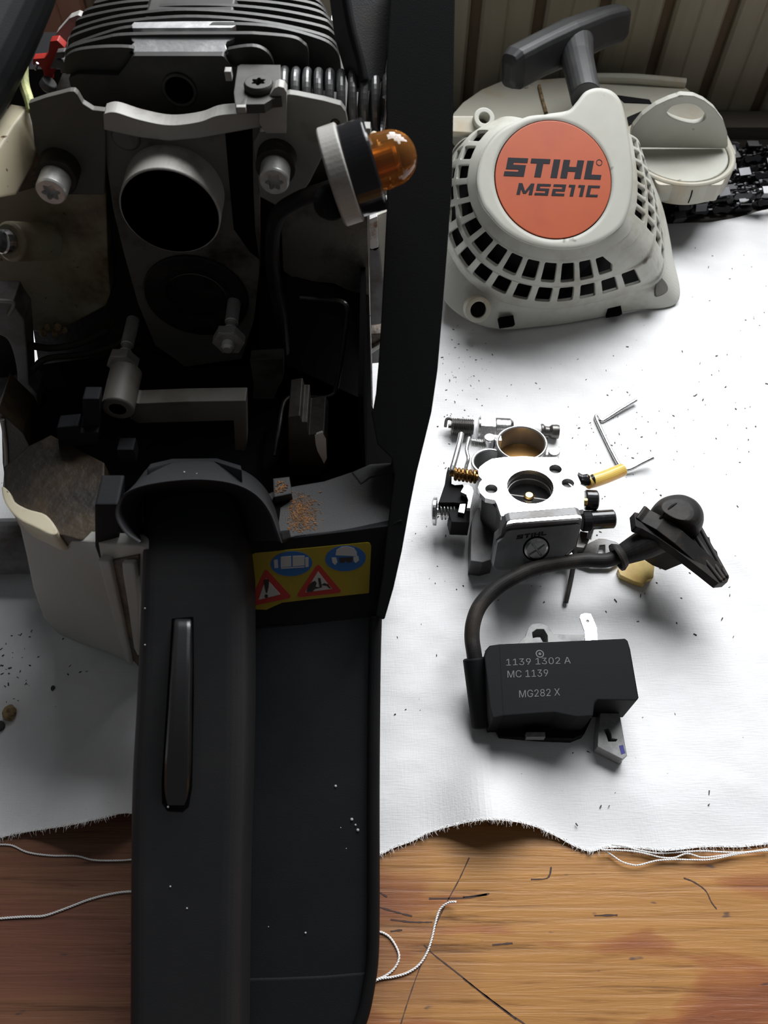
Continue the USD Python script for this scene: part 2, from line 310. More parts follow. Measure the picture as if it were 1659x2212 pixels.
def cloth_material():
    N = {'g': ('geometry', {}), 'mxa': ('mapping', {'scale': (1, .12, 1)}), 'mya': ('mapping', {'scale': (.12, 1, 1)}), 'wx': ('noise_texture', {'scale': 1500, 'detail': 1}), 'wy': ('noise_texture', {'scale': 1500, 'detail': 1}),
         'a': ('math', {'math_type': 'add'}), 'n': ('noise_texture', {'scale': 46, 'detail': 5}), 'r': ('rgb_ramp', {'ramp': [(.35, (.80, .80, .81)), (.7, (.74, .74, .74))]}),
         's': ('noise_texture', {'scale': 330, 'detail': 2}), 'sm': ('mapping', {'scale': (1, 1.6, 1)}), 'sr': ('rgb_ramp', {'ramp': [(.765, (0, 0, 0)), (.80, (1, 1, 1))]}), 'mx': ('mix_color', {'b': (.22, .2, .19)}),
         'bp': ('bump', {'strength': .5, 'distance': .0002}), 'p': ('principled_bsdf', {'roughness': .9, 'specular_ior_level': .15})}
    L = [('g.position', 'mxa.vector'), ('g.position', 'mya.vector'), ('mxa.vector', 'wx.vector'), ('mya.vector', 'wy.vector'), ('wx.fac', 'a.value1'), ('wy.fac', 'a.value2'), ('a.value', 'bp.height'), ('bp.normal', 'p.normal'), ('g.position', 'n.vector'), ('n.fac', 'r.fac'),
         ('g.position', 'sm.vector'), ('sm.vector', 's.vector'), ('s.fac', 'sr.fac'), ('sr.color', 'mx.fac'), ('r.color', 'mx.a'), ('mx.result', 'p.base_color')]
    MAT['cloth'] = usdkit.material(stage, '/World/Looks/cloth', N, L, surface='p.BSDF')
wood_material(); cloth_material()

# ================================================================ setting: bench, back wall
bench = thing('workbench', 'worn honey-brown wooden workbench top with pencil lines and dark scuffs', 'workbench')
obj('shade_strip', box((0, .535, .0), (1.3, .13, .0014)), 'shade_board', bench, label='dark strip along the wall standing in for shade')  # dark sheet laid over the bench rear to paint the shade there
obj('tabletop', box((0, .22, -.02), (1.3, .80, .04)), 'wood', bench)
def pencil(pts, w=.0005):
    P = catmull([Z(x, y, 0) for x, y in pts], 6); t = np.gradient(P, axis=0); s = np.cross(t, [0, 0, 1]); s /= np.linalg.norm(s, axis=1, keepdims=True)
    ww = w * (.6 + .8 * rng.random(len(P)))[:, None]
    return loft([np.array([p - a, p + a, p + a + [0, 0, .00012], p - a + [0, 0, .00012]]) for p, a in zip(P, s * ww / 2)])
z6 = crop(500, 1650, 2.765); z7 = crop(1000, 1650, 2.5175)
for pts in (z6((1420, 560), (1360, 690), (1300, 800), (1230, 940), (1180, 1080), (1120, 1230), (1060, 1400), (1010, 1560), (980, 1680)), z6((1150, 1080), (1210, 1140), (1350, 1250), (1500, 1370), (1660, 1490), (1760, 1560)),
            z6((870, 760), (930, 795)), z6((950, 930), (1080, 945), (1200, 945)), z6((1180, 805), (1400, 800), (1540, 775)), z6((880, 855), (1000, 890), (1080, 910)), z6((950, 1000), (1020, 992)),
            z7((1200, 620), (1260, 645), (1320, 690), (1350, 750), (1380, 790)), z7((715, 825), (840, 822)), z7((160, 985), (270, 975)), z7((0, 725), (130, 710)), z7((480, 560), (460, 620), (370, 628)), z7((0, 1165), (120, 1260), (290, 1390))):
    obj('scratch', pencil(pts, .00045 if len(pts) > 4 else .0006), 'groove', bench)
wallY, pitch = .60, .046
wall = UsdGeom.Xform.Define(stage, '/World/wall_back').GetPrim(); keys(wall, kind='structure', label='beige vertical plank wall behind the bench', category='wall')
obj('backing', box((.0, wallY + .012, .10), (1.3, .008, .24)), 'plank_gap', wall)
for i in range(27):
    x0 = -.64 + i * pitch + .020; w = pitch - .008
    prof = Polygon([(0, 0), (0, -.0035), (.0022, -.006), (w * .49 - .0012, -.006), (w * .49, -.0050), (w * .49 + .0012, -.006), (w - .0022, -.006), (w, -.0035), (w, 0)])
    m = extr(prof, .24); m.apply_translation([x0, wallY + .008, -.02])
    obj('plank', m, 'red_board' if x0 + w < -.075 else 'plank', wall)
obj('trim_1', box((0, .588, .005), (1.3, .022, .010)), 'ledge', None, kind='structure')

# ================================================================ cloth
def hem_curve():
    pts = [(-180, 1850), (-60, 1832), (0, 1810), (60, 1797), (150, 1783), (220, 1768), (290, 1758), (420, 1800), (560, 1850), (700, 1860), (818, 1846), (850, 1832), (890, 1818), (925, 1800), (975, 1785), (1040, 1772), (1100, 1774), (1150, 1784), (1200, 1806), (1240, 1828), (1275, 1840), (1310, 1832), (1370, 1832), (1440, 1838), (1520, 1830), (1600, 1830), (1680, 1822), (1800, 1820), (1950, 1815)]
    lift = lambda x: .017 * math.exp(-((x - 205) / 105) ** 2) + .015 * math.exp(-((x - 1065) / 90) ** 2) + .0022 * math.exp(-((x - 1450) / 60) ** 2)
    P = catmull(pts, 10)
    return np.array([Z(x, y, .0012 + lift(x)) for x, y in P])
HEM = hem_curve()
def cloth_z(x, y, wr=1.0):
    q = np.stack([x * 1.0, y * 1.0, x * 0], -1)
    a = meshkit.fbm(q * [9, 14, 1], 3, 3) - .5; b = 1 - np.abs(meshkit.noise(q @ np.array([[.8, .6, 0], [-.6, .8, 0], [0, 0, 1]]) * [9, 24, 1], 9) * 2 - 1)
    c = meshkit.fbm(q * [70, 95, 1], 2, 5) - .5
    return .0022 + wr * (.0030 * a + .0009 * b ** 2 + .0007 * c)
def cloth():
    hx, n = HEM[:, 0], 260
    xs = np.linspace(-.31, .40, 280); hy, hz = np.interp(xs, hx, HEM[:, 1]), np.interp(xs, hx, HEM[:, 2])
    back = np.interp(xs, [-.4, .10, .20, .235, .27, .31, .45], [.48, .475, .470, .476, .486, .495, .50]) + .002 * np.sin(xs * 70)
    top = []
    for s in np.linspace(0, 1, n) ** 1.25:
        y = hy + (back - hy) * s; d = y - hy
        z = np.maximum(cloth_z(xs, y), .0010); k = np.exp(-(d / .032) ** 1.6) * np.minimum(1, np.maximum(0, (hz - .0012) / .001) + .0)
        z = z * (1 - np.exp(-(d / .018) ** 2)) + hz * np.exp(-(d / .036) ** 1.7) * 1.0
        top.append(np.stack([xs, y, np.maximum(z, .0009)], -1))
    top = np.array(top); m, k = top.shape[:2]; v = np.vstack([top.reshape(-1, 3), (top - [0, 0, .0006]).reshape(-1, 3)]); N = m * k; f = []
    i, j = np.meshgrid(np.arange(m - 1), np.arange(k - 1), indexing='ij'); a = (i * k + j).ravel()
    q = np.vstack([np.c_[a, a + 1, a + k + 1], np.c_[a, a + k + 1, a + k]]); f = [q, (q + N)[:, ::-1]]
    for st, dx in ((0, 1), ((m - 1) * k, 1)):
        e = st + np.arange(k - 1); f.append(np.vstack([np.c_[e, e + N, e + 1], np.c_[e + 1, e + N, e + 1 + N]]))
    return trimesh.Trimesh(v, np.vstack(f), process=False)
cl = thing('cloth', 'white cotton cloth with frayed wavy front hem spread over the bench', 'cloth')
obj('fabric', cloth(), 'cloth', cl, smooth=True)
def fringe():
    ms = []
    for k in range(1150):
        x = rng.uniform(-.17, .33); i = np.searchsorted(HEM[:, 0], x); i = min(max(i, 1), len(HEM) - 1)
        t = (x - HEM[i - 1, 0]) / (HEM[i, 0] - HEM[i - 1, 0]); p = HEM[i - 1] * (1 - t) + HEM[i] * t
        L = rng.uniform(.0012, .0036); up = max(0, p[2] - .003) * .12
        dirn = np.array([rng.normal(0, .5), -1, rng.normal(.1 + up * 100, .3)]); dirn /= np.linalg.norm(dirn); q = p + [0, .001, 0]
        e = q + dirn * L; e[2] = max(e[2], .0004)
        ms.append(tube([q, (q + e) / 2 + [rng.normal(0, .0004), 0, .0003], e], [.00011, .00004], 4))
    return cat(*ms)
obj('fringe', fringe(), 'thread', cl, kind='stuff')

def thread(pts, r=.00032, z=.0006, zs=None):
    P = catmull([Z(x, y, (z if zs is None else zs[i])) for i, (x, y) in enumerate(pts)], 24)
    s = np.r_[0, np.cumsum(np.linalg.norm(np.diff(P, axis=0), axis=1))]; n = int(s[-1] / .00028) + 2; u = np.linspace(0, s[-1], n)
    P = np.stack([np.interp(u, s, P[:, k]) for k in range(3)], -1)
    T = np.gradient(P, axis=0); T /= np.linalg.norm(T, axis=1, keepdims=True); X = np.cross(T, [0, 0, 1.]); X /= np.linalg.norm(X, axis=1, keepdims=True); Yv = np.cross(T, X)
    ph = u / .0021 * 2 * np.pi
    return cat(*[tube(P + r * .62 * (np.cos(ph + a)[:, None] * X + np.sin(ph + a)[:, None] * Yv), r * .72, 6) for a in (0, np.pi)])
obj('thread', thread([(-40, 1822), (-10, 1824), (25, 1826), (60, 1841), (110, 1848), (165, 1849), (205, 1858), (272, 1858), (330, 1850)]), 'thread', None, label='thin white twisted thread in the shade under the left cloth hem', cat='thread')
obj('thread', thread([(-40, 1990), (0, 1984), (55, 1980), (95, 1978), (140, 1963), (190, 1944), (235, 1932), (280, 1926), (340, 1930)], .0004), 'thread', None, label='thicker white thread lying on reddish bare wood left of the black handle', cat='thread')
obj('thread', thread([(985, 1948), (968, 1950), (950, 1965), (940, 1995), (932, 2030), (922, 2058), (905, 2084), (880, 2101), (850, 2110), (822, 2114), (795, 2122), (770, 2095), (780, 2040), (810, 2014), (835, 2019), (853, 2040), (862, 2066), (853, 2090), (832, 2108), (806, 2120), (780, 2140)], .00038, zs=[.004, .0022] + [.0007] * 7 + [.0009] + [.0006] * 11), 'thread', None, label='curled white thread looping out from under the black hand guard onto wood', cat='thread')
for pts, lab in ((z7((745, 462), (800, 490), (860, 530), (910, 547), (960, 550), (1050, 527), (1150, 520), (1250, 522), (1350, 520), (1500, 490), (1659, 468), (1720, 460)), 'lowest of the loose white threads hanging below the right hem'),
                 (z7((760, 468), (850, 470), (930, 476), (1010, 492), (1080, 509), (1150, 510), (1220, 488), (1300, 508), (1400, 500), (1520, 482), (1659, 472)), 'wavy middle white thread hanging below the right hem'),
                 (z7((810, 440), (880, 448), (960, 470), (1060, 486), (1180, 480), (1300, 474), (1420, 480), (1540, 480), (1659, 462)), 'uppermost loose white thread running close along the right hem')):
    obj('thread', thread(pts, .0003, zs=[.0042] + [.0022] * (len(pts) - 1)), 'thread', None, label=lab, cat='thread')

# ================================================================ letters made of blocks (cap height 1)
def glyph(ch, a, b):
    B = lambda x0, y0, x1, y1: sbox(x0, y0, x1, y1); U = shapely.union_all
    m0, m1 = .5 - b / 2, .5 + b / 2
    if ch == 'S': return U([B(.03, 1 - b, 1.05, 1), B(0, m0, a, 1), B(0, m0, 1, m1), B(1 - a, 0, 1, m1), B(-.05, 0, 1, b)]), 1.04
    if ch == 'T': return U([B(0, 1 - b, 1.0, 1), B(.5 - a / 2, 0, .5 + a / 2, 1)]), 1.0
    if ch == 'I': return B(0, 0, a, 1), a
    if ch == 'H': return U([B(0, 0, a, 1), B(1.06 - a, 0, 1.06, 1), B(0, m0, 1.06, m1)]), 1.06
    if ch == 'L': return U([B(0, 0, a, 1), B(0, 0, .86, b)]), .86
    if ch == 'M': return U([B(0, 0, a, 1), B(1.2 - a, 0, 1.2, 1), Polygon([(0, 1), (a, 1), (.6 + a * .4, .1), (.6 - a * .4, .1)]), Polygon([(1.2 - a, 1), (1.2, 1), (.6 + a * .4, .1), (.6 - a * .4, .1)])]), 1.2
    if ch == '2': return U([B(.0, 1 - b, .96, 1), B(.96 - a, m0, .96, 1), B(0, m0, .96, m1), B(0, 0, a, m1), B(0, 0, .98, b)]), .96
    if ch == '1': return U([B(.22, 0, .22 + a, 1), B(0, 1 - b, .3, 1)]), .24 + a
    if ch == 'C': return U([B(.0, 1 - b, .92, 1), B(0, 0, a, 1), B(0, 0, .9, b)]), .92
    return Polygon(), .35
def words(text, a, b, gap):
    x, out = 0, []
    for c in text:
        g, w = glyph(c, a, b); out.append(affinity.translate(g, x, 0)); x += w + gap
    return shapely.union_all(out), x - gap
def lettering(text, o, e, up, plane, a=.34, b=.25, gap=.17, t=.0003, lift=.00015):
    """block letters between sight lines o and e (baseline) with cap height vector up"""
    g, w = words(text, a, b, gap); o, e, up = np.array(o), np.array(e), np.array(up); ex = (e - o) / w
    ps = []
    for q in getattr(g, 'geoms', [g]):
        ring_ = lambda r: [tuple(o + ex * x + up * y) for x, y in np.array(r.coords)[:-1]]
        ps.append(plate(ring_(q.exterior), plane, t, holes=[Polygon(to2d(ring_(h), plane)) for h in q.interiors], lift=lift))
    return cat(*ps)
def small_text(text, o, e, up, plane, bold=False, t=.0002, lift=.00012):
    m = meshkit.text_mesh(text, 1.0, 1.0, bold); v = m.vertices; w = v[:, 0].max()
    a, b, n = basis(plane[1]); O, E, Uq = on(*o, plane), on(*e, plane), on(o[0] + up[0], o[1] + up[1], plane)
    P = O + np.outer(v[:, 0] / w, E - O) + np.outer(v[:, 1], Uq - O) + np.outer(v[:, 2] * (t + lift) - t, n)
    return trimesh.Trimesh(P, m.faces, process=False)

# ================================================================ starter (fan) cover
zc = crop(940, 200, 2.9625)
sc = thing('starter_cover', 'off-white slotted recoil starter cover with orange round badge and black pull handle', 'starter cover')
yaw, tilt, SH = math.radians(12), math.radians(31), .056
su = np.array([math.cos(yaw), math.sin(yaw), 0]); shb = np.array([-math.sin(yaw), math.cos(yaw), 0])
sv = shb * math.cos(tilt) + np.array([0, 0, math.sin(tilt)]); sw = np.cross(su, sv)
s0 = Z(*zc((800, 1487))[0], .0035)
def SP(w): return (s0 + sw * w, sw)
TOP = zc((560, 165), (400, 250), (300, 390), (266, 560), (295, 690), (345, 770), (450, 880), (600, 960), (780, 995), (940, 985), (1080, 935), (1190, 850), (1245, 720), (1265, 560), (1255, 400), (1235, 260))
BOT = zc((330, 235), (190, 310), (110, 430), (72, 600), (70, 770), (70, 960), (190, 1180), (420, 1335), (700, 1385), (960, 1355), (1220, 1290), (1435, 1210), (1470, 1020), (1425, 760), (1360, 560), (1290, 400))
RIM = zc((300, 245), (160, 310), (80, 430), (35, 600), (25, 780), (20, 1000), (60, 1330), (340, 1505), (700, 1495), (980, 1452), (1260, 1396), (1552, 1338), (1520, 1040), (1465, 760), (1390, 560), (1310, 400))
T3 = catmull([on(*p, SP(SH - .0015)) for p in TOP], 12); B3 = catmull([on(*p, SP(.013)) for p in BOT], 12); R3 = catmull([on(*p, SP(0)) for p in RIM], 12)
mid = np.array([(np.array(a) * .6 + np.array(b) * .4) for a, b in zip(TOP, BOT)]); mid = catmull(mid, 12) * 2.9625
arc = np.r_[0, np.cumsum(np.linalg.norm(np.diff(mid, axis=0), axis=1))]; LA = arc[-1]; SS = 330.
uarc = lambda k: arc[min(int(round(k * 12)), len(arc) - 1)]
dom = sbox(0, 0, LA, SS); slots = []
a0, a1 = uarc(.95), uarc(9.95); n = int(round((a1 - a0) / 116))
for k in range(n):
    c = a0 + (k + .5) * (a1 - a0) / n; w = 42
    s = sbox(c - w, SS * .19, c + w, SS * .465)
    if k == n - 1: s = Polygon([(c - w, SS * .2), (c + w * .3, SS * .2), (c + w * 1.3, SS * .36), (c + w * .9, SS * .45), (c - w, SS * .45)])
    slots.append(s.buffer(-9).buffer(9))
a0b, a1b = uarc(1.6), uarc(10.6); n2 = int(round((a1b - a0b) / 114))
for k in range(n2):
    c = a0b + (k + .5) * (a1b - a0b) / n2; slots.append(sbox(c - 41, SS * .555, c + 41, SS * .83).buffer(-9).buffer(9))
a2, a3 = uarc(11.75), uarc(14.9)
for r, (s1, s2) in enumerate(((.10, .27), (.33, .5), (.56, .72), (.78, .92))):
    for k in range(7 - (r == 3)):
        c = a2 + (k + .5 - .12 * r) * (a3 - a2) / 7; slots.append(sbox(c - 30, SS * s1, c + 30, SS * s2).buffer(-7).buffer(7))
m = extr(dom.difference(shapely.union_all(slots)), 1.0)
m = m.subdivide_to_size(26)
def skirt_map(v):
    i = np.interp(v[:, 0], arc, np.arange(len(arc))); s = v[:, 1:2] / SS
    f = lambda A: np.stack([np.interp(i, np.arange(len(A)), A[:, k]) for k in range(3)], -1)
    T, B = f(T3), f(B3); P = T + (B - T) * s
    tang = f(np.gradient(T3 * .6 + B3 * .4, axis=0)); nr = np.cross(tang, B - T); nr /= np.linalg.norm(nr, axis=1, keepdims=True)
    nr *= np.sign(np.sum(nr * (P - (s0 + sw * .02 + sv * .08)), axis=1, keepdims=True)) 
    return P + nr * (.004 * np.sin(np.pi * s) - .0022 * (1 - v[:, 2:3]))
m = trimesh.Trimesh(skirt_map(m.vertices), m.faces, process=False)
obj('slotted_skirt', m, 'dirty_case', sc, smooth=30)
inn = lambda A, k: A + (s0 + sv * .08 - A) * k
obj('base_rim', loft([inn(B3, .0), R3 * .25 + B3 * .75 + (R3 - B3) * 0.25, R3, inn(R3, .03), inn(B3, .04)], closed=False), 'dirty_case', sc, smooth=30)
plateau = poly2(TOP + zc((1225, 200), (1190, 60), (1130, -10), (1040, -30), (960, -5), (905, 60), (850, 115), (740, 138), (640, 145)), SP(SH), 6)
badge = circ2(*zc((757, 557))[0], 128.5, SP(SH), 96)
obj('front_plate', place(plateau.difference(badge.buffer(.0006)), SP(SH), .004), 'soft_case', sc)
tower = poly2(zc((700, 142), (850, 112), (905, 60), (960, -5), (1040, -30), (1130, -10), (1190, 60), (1225, 200), (1245, 330), (1180, 330), (1050, 230), (850, 190)), SP(SH), 6)
obj('rope_guide', place(tower, SP(SH - .0005), .036), 'soft_case', sc)
obj('badge', place(badge, SP(SH + .0002), .0015), 'orange', sc, label='orange round badge with dark lettering')
BP = SP(SH + .0002)
obj('lettering', lettering('STIHL', *zc((444, 533), (1058, 557)), (7.6, -39.5), BP), 'print_dark', sc, label='dark bold slanted lettering')
obj('lettering', lettering('MS211C', *zc((520, 652), (1040, 669)), (5.4, -24.5), BP, a=.27, b=.2, gap=.22), 'print_dark', sc)
rc = circ2(*zc((1050, 448))[0], 7, BP); obj('lettering', place(rc.difference(circ2(*zc((1050, 448))[0], 5.5, BP)), BP, .0002, .0001), 'print_dark', sc)
pd = on(*zc((757, 557))[0], SP(SH)) - sw * SH
obj('slot_shade_sheet', plate(BOT + zc((800, 235)), SP(.005), .001), 'matte_black', sc)  # added black sheet that paints the shade seen through the slots
obj('rope_pulley', lathe([(.054, .004), (.054, .010), (.050, .012), (.040, .012), (.038, .030), (.030, .034), (0, .034)], pd, sw, 48), 'matte_black', sc, label='dark rope pulley inside the slotted cover')
e0 = on(*zc((310, 172))[0], SP(.018)); obj('screw_eye', ring(e0 - sw * .006, sw, .0066, .0034, .008), 'white_case', sc)
obj('lug', plate(zc((90, 150), (250, 150), (290, 215), (420, 180), (560, 170), (300, 260), (100, 250)), SP(.016), .006), 'aged_case', sc)
f0 = on(*zc((270, 1372))[0], SP(.0135)); obj('screw_boss', ring(f0 - sw * .004 + sv * .001, nz(sw - sv * .6), .0082, .005, .006), 'aged_case', sc)
obj('boss_hole', lathe([(.005, 0), (.0045, .004), (0, .0042)], f0 - sw * .003, nz(sw - sv * .6), 20), 'pit', sc)
for x, y in ((455, 1468), (1140, 1400)):
    q = on(*zc((x, y))[0], plane3(on(*RIM[8], SP(0)), on(*RIM[9], SP(0)), on(*BOT[8], SP(.013)))); obj('clip_notch', box(q, (.009, .006, .005), su, np.cross(sw, su), sw), 'pit', sc)
obj('foot_pocket', plate(zc((1425, 1178), (1468, 1205), (1490, 1250), (1472, 1285), (1412, 1296)), SP(.0132), .002, 4), 'dim_shield', sc)
# pull handle
zh = crop(960, 0, 2.373)
hl, hr = V(*zh((322, 372))[0], .487), V(*zh((922, 110))[0], .527); st = on(*zc((955, 45))[0], SP(SH * .55)); 
ax = nz(hr - hl); hm = hl * .45 + hr * .55; upv = nz(np.array([0, .25, 1]) - ax * np.dot(ax, [0, .25, 1])); fv = np.cross(ax, upv)
def grip(w, h): 
    p = rrect(w, h, min(w, h) * .30, 4); return p
rings = []
L = np.linalg.norm(hr - hl)
for t, w, h, dr in ((0, .006, .010, 0), (.015, .013, .019, 0), (.06, .0165, .0235, .0), (.25, .0165, .0235, -.0005), (.42, .0175, .0245, -.001), (.5, .018, .025, -.001), (.6, .0175, .0245, -.001), (.78, .016, .023, 0), (.94, .0155, .022, 0), (.985, .012, .018, 0), (1, .006, .010, 0)):
    c = hl + ax * L * t + upv * (.0035 * math.sin(math.pi * t) + dr); g = grip(w, h); tl = .25
    rings.append(np.array([c + fv * (x + y * tl * .0) + upv * y for x, y in g]))
pg = thing('pull_handle', 'black plastic T-shaped pull grip on top of the white starter cover', 'pull handle')
obj('grip', loft(rings), 'lit_black', pg, smooth=40)
nst = on(*zh((640, 285))[0], (hm, -nz(ray(*zh((640, 285))[0])))); se = on(*zh((712, 440))[0], SP(SH * .62))
obj('neck', tube([hm, hm * .55 + se * .45, se, se + (se - hm) * .25], [.0125, .0098, .0090, .0088], 24, 4), 'lit_black', pg)
obj('rope', tube([se, se + (se - hm) * .3, se + (se - hm) * .6], .002, 8), 'thread', pg)

# ================================================================ sprocket cover with fold-out wing nut
zs = crop(1250, 200, 4.056)
pc = thing('sprocket_cover', 'cream chain sprocket cover with raised half-disc wing nut behind starter cover', 'sprocket cover')
pz = .046; PZ = ZP(pz); dc = Z(1470, 331, pz); dR = 116 * np.dot(dc - C, FW) / FPX
cover_poly = poly2([(965, 262), (1000, 222), (1040, 194), (1092, 172), (1170, 172), (1250, 166), (1330, 174), (1400, 181), (1440, 189), (1478, 187), (1500, 205), (1560, 268), (1590, 330), (1560, 400), (1420, 400), (1385, 330), (1200, 285), (1000, 295)], PZ, 0, .004)
disc = Point(dc[0], dc[1] - 0).buffer(dR, 32); inner = Point(dc[0], dc[1]).buffer(dR * .88, 32)
obj('cover_plate', place(cover_poly.difference(disc.buffer(-.001)), PZ, .012), 'aged_case', pc)
obj('rim_wall', ring(np.array([dc[0], dc[1], pz - .0145]), (0, 0, 1), dR, dR * .89, .016, 72, .0012), 'aged_case', pc)
obj('turn_disc', lathe([(dR * .87, -.006), (dR * .87, -.0005), (dR * .855, .0005), (0, .0005)], np.array([dc[0], dc[1], pz]), (0, 0, 1), 72), 'white_case', pc)
wy = dc[1] + .001; WP = YP(wy)
wing = poly2(zs((455, 480), (462, 350), (480, 300), (560, 200), (680, 110), (790, 60), (900, 22), (1010, 30), (1100, 70), (1190, 140), (1270, 250), (1302, 350), (1308, 490)), WP, 0, .002)
whole = poly2(zs((775, 165), (830, 115), (940, 95), (1040, 115), (1110, 190), (1100, 240), (1020, 270), (900, 250), (790, 205)), WP, 6)
obj('wing', place(wing.difference(whole), WP, .0045), 'white_case', pc, label='upright half-disc turning wing with oval finger hole')
for pts, zz, t in ((zs((330, 20), (620, 60), (640, 95), (400, 85)), pz + .0006, .004), (zs((425, 215), (590, 145), (560, 200), (440, 290)), pz + .0006, .003)):
    obj('recess', plate(pts, ZP(zz), t), 'matte_black', pc)
a, b = Z(1240, 172, pz), Z(1478, 186, pz); obj('edge_rib', tube([a + [0, 0, .001], (a + b) / 2 + [0, 0, .003], b + [0, 0, .002]], .0035, 10, 6), 'aged_case', pc)
ck = [np.array([Z(x, y, z)[0], dc[1] - math.sqrt(max(dR ** 2 - (Z(x, y, z)[0] - dc[0]) ** 2, 0)) - .0001, z]) for x, y, z in ((1495, 410, .0435), (1491, 420, .039), (1486, 436, .034))]
obj('crack', tube(ck, .0004, 6), 'pit', pc)
cd = [on(*p, ZP(pz + .0008)) for p in zh((486, 440), (500, 500), (522, 580))]
obj('cord', tube(cd, .0013, 8, 6), 'lump', None, label='short brown frayed cord lying across the cream cover under pull grip', cat='cord')
obj('foot', place(poly2([(1010, 250), (1100, 200), (1370, 205), (1390, 300), (1200, 285)], ZP(pz - .011)), ZP(pz - .011), pz - .0155), 'matte_black', pc)

# ================================================================ saw chain, coiled behind
ch = thing('saw_chain', 'black coiled saw chain with shiny cutters on the bench beside cream cover', 'chain')
path = []
for pts, z0 in (([(1360, 452), (1440, 452), (1520, 441), (1600, 430), (1680, 428), (1760, 420)], .0045), ([(1770, 402), (1690, 404), (1620, 412), (1560, 418), (1520, 420)], .0125), ([(1530, 400), (1600, 392), (1680, 384), (1760, 380)], .0055), ([(1770, 362), (1690, 360), (1620, 366), (1575, 372)], .0115),
                ([(1570, 352), (1620, 344), (1690, 340), (1770, 340)], .0045), ([(1770, 322), (1690, 322), (1620, 326), (1560, 322)], .0060), ([(1500, 448), (1580, 440), (1660, 436), (1760, 432)], .0050), ([(1540, 410), (1610, 404), (1690, 396), (1760, 394)], .0050), ([(1560, 372), (1620, 376), (1700, 372), (1770, 372)], .0050), ([(1560, 336), (1630, 332), (1700, 330), (1770, 330)], .0050), ([(1400, 462), (1480, 458), (1560, 452), (1640, 448)], .0045), ([(1350, 468), (1440, 472), (1500, 466)], .0045), ([(1545, 428), (1600, 420), (1680, 416), (1760, 410)], .0170), ([(1590, 385), (1650, 378), (1720, 376), (1780, 376)], .0165)):  # two short front strands are added to fill the shadow below the rim
    P = catmull([Z(x, y, z0) for x, y in pts], 12); s = np.r_[0, np.cumsum(np.linalg.norm(np.diff(P, axis=0), axis=1))]
    n = int(s[-1] / .0082); u = np.arange(n + 1) * .0082
    path.append(np.stack([np.interp(u, s, P[:, k]) for k in range(3)], -1))
strap = shapely.union_all([Point(-.0041, 0).buffer(.0026, 3), Point(.0041, 0).buffer(.0026, 3), sbox(-.0041, -.0017, .0041, .0015)])
drive = shapely.union_all([Point(-.0041, 0).buffer(.0024, 3), Point(.0041, 0).buffer(.0024, 3), Polygon([(-.005, .001), (.005, .001), (.003, -.0065), (.0005, -.0068), (-.003, -.003)])])
for P in path:
    for k in range(len(P) - 1):
        d = nz(P[k + 1] - P[k]); c = (P[k] + P[k + 1]) / 2; rl = rng.normal(0, .35)
        up0 = nz(np.array([0, 0, 1.]) - d * d[2]); sd = np.cross(d, up0); up1 = up0 * math.cos(rl) + sd * math.sin(rl); sd = np.cross(d, up1)
        if k % 2:
            mm = extr(drive, .0013); mm.apply_translation([0, 0, -.00065]); nm, mt = 'drive_link', 'chain_steel'
            mm.apply_transform(frame(c, d, up1, sd)); obj(nm, mm, mt, ch, smooth=False)
        else:
            ms = []
            for sg in (-1, 1):
                q = extr(strap, .0012); q.apply_translation([0, 0, sg * .0017 - .0006]); ms.append(q)
            mm = cat(*ms); mm.apply_transform(frame(c, d, up1, sd)); tp = obj('tie_strap', mm, 'chain_steel', ch, smooth=False)
            if k % 4 == 0 or rng.random() < .15:
                g = box((0, .0052, .0012 * (1 if k % 8 else -1)), (.0085, .0011, .0058)); g2 = box((0, .003, .0034 * (1 if k % 8 else -1)), (.008, .005, .001)); g3 = box((-.0055, .003, 0), (.002, .004, .0012))
                cu = cat(g, g2, g3); cu.apply_transform(frame(c, d, up1, sd)); obj('cutter', cu, 'cutter_steel', ch, smooth=False)

# ================================================================ spark plug
zk = crop(900, 840, 2.9625)
sp = thing('spark_plug', 'used spark plug with threaded steel end lying behind the carburetor', 'spark plug')
ka, kb = Z(*zk((200, 238))[0], .0085), Z(*zk((915, 276))[0], .0075); kd = nz(kb - ka); KL = np.linalg.norm(kb - ka)
K = lambda x: ka + kd * KL * (x - 200) / 715.
obj('thread', cat(lathe([(.0042, 0), (.0044, .0003)] + sum([[(.0044, .0006 + i * .00108), (.0050, .0006 + i * .00108 + .0004), (.0044, .0006 + i * .00108 + .0009)] for i in range(11)], []) + [(.0044, .0128)], K(222), kd, 24)), 'dark_steel', sp)
obj('gasket', lathe([(.0045, 0), (.0060, .0002), (.0060, .0012), (.0045, .0014)], K(392), kd), 'steel', sp)
hexm = trimesh.creation.cylinder(radius=.0082, height=.0084, sections=6); x_, y_, _ = orient(kd); hexm.apply_transform(frame(K(450), x_, y_, kd)); obj('hex_shell', hexm, 'steel', sp, smooth=False)
obj('collar', lathe([(.005, -.002), (.0064, 0), (.0064, .008), (.0052, .0098), (.0046, .010)], K(505), kd), 'steel', sp)
obj('insulator', lathe([(.0046, 0), (.0045, .004), (.0041, .006), (.0041, .016), (.0032, .0185), (.0024, .019)], K(590), kd), 'ceramic', sp, label='white ceramic insulator')
obj('terminal', lathe([(.002, 0), (.0042, .0006), (.0042, .0016), (.0030, .003), (.0028, .0052), (.0040, .0068), (.0042, .0095), (.0040, .0108), (.0020, .0112)], K(788), kd), 'dark_steel', sp)
obj('centre_electrode', rod(K(222), K(203), .0012), 'dark_steel', sp)
up3 = nz(np.cross(kd, [1, -.2, .4])); up3 = up3 if up3[1] > 0 else -up3
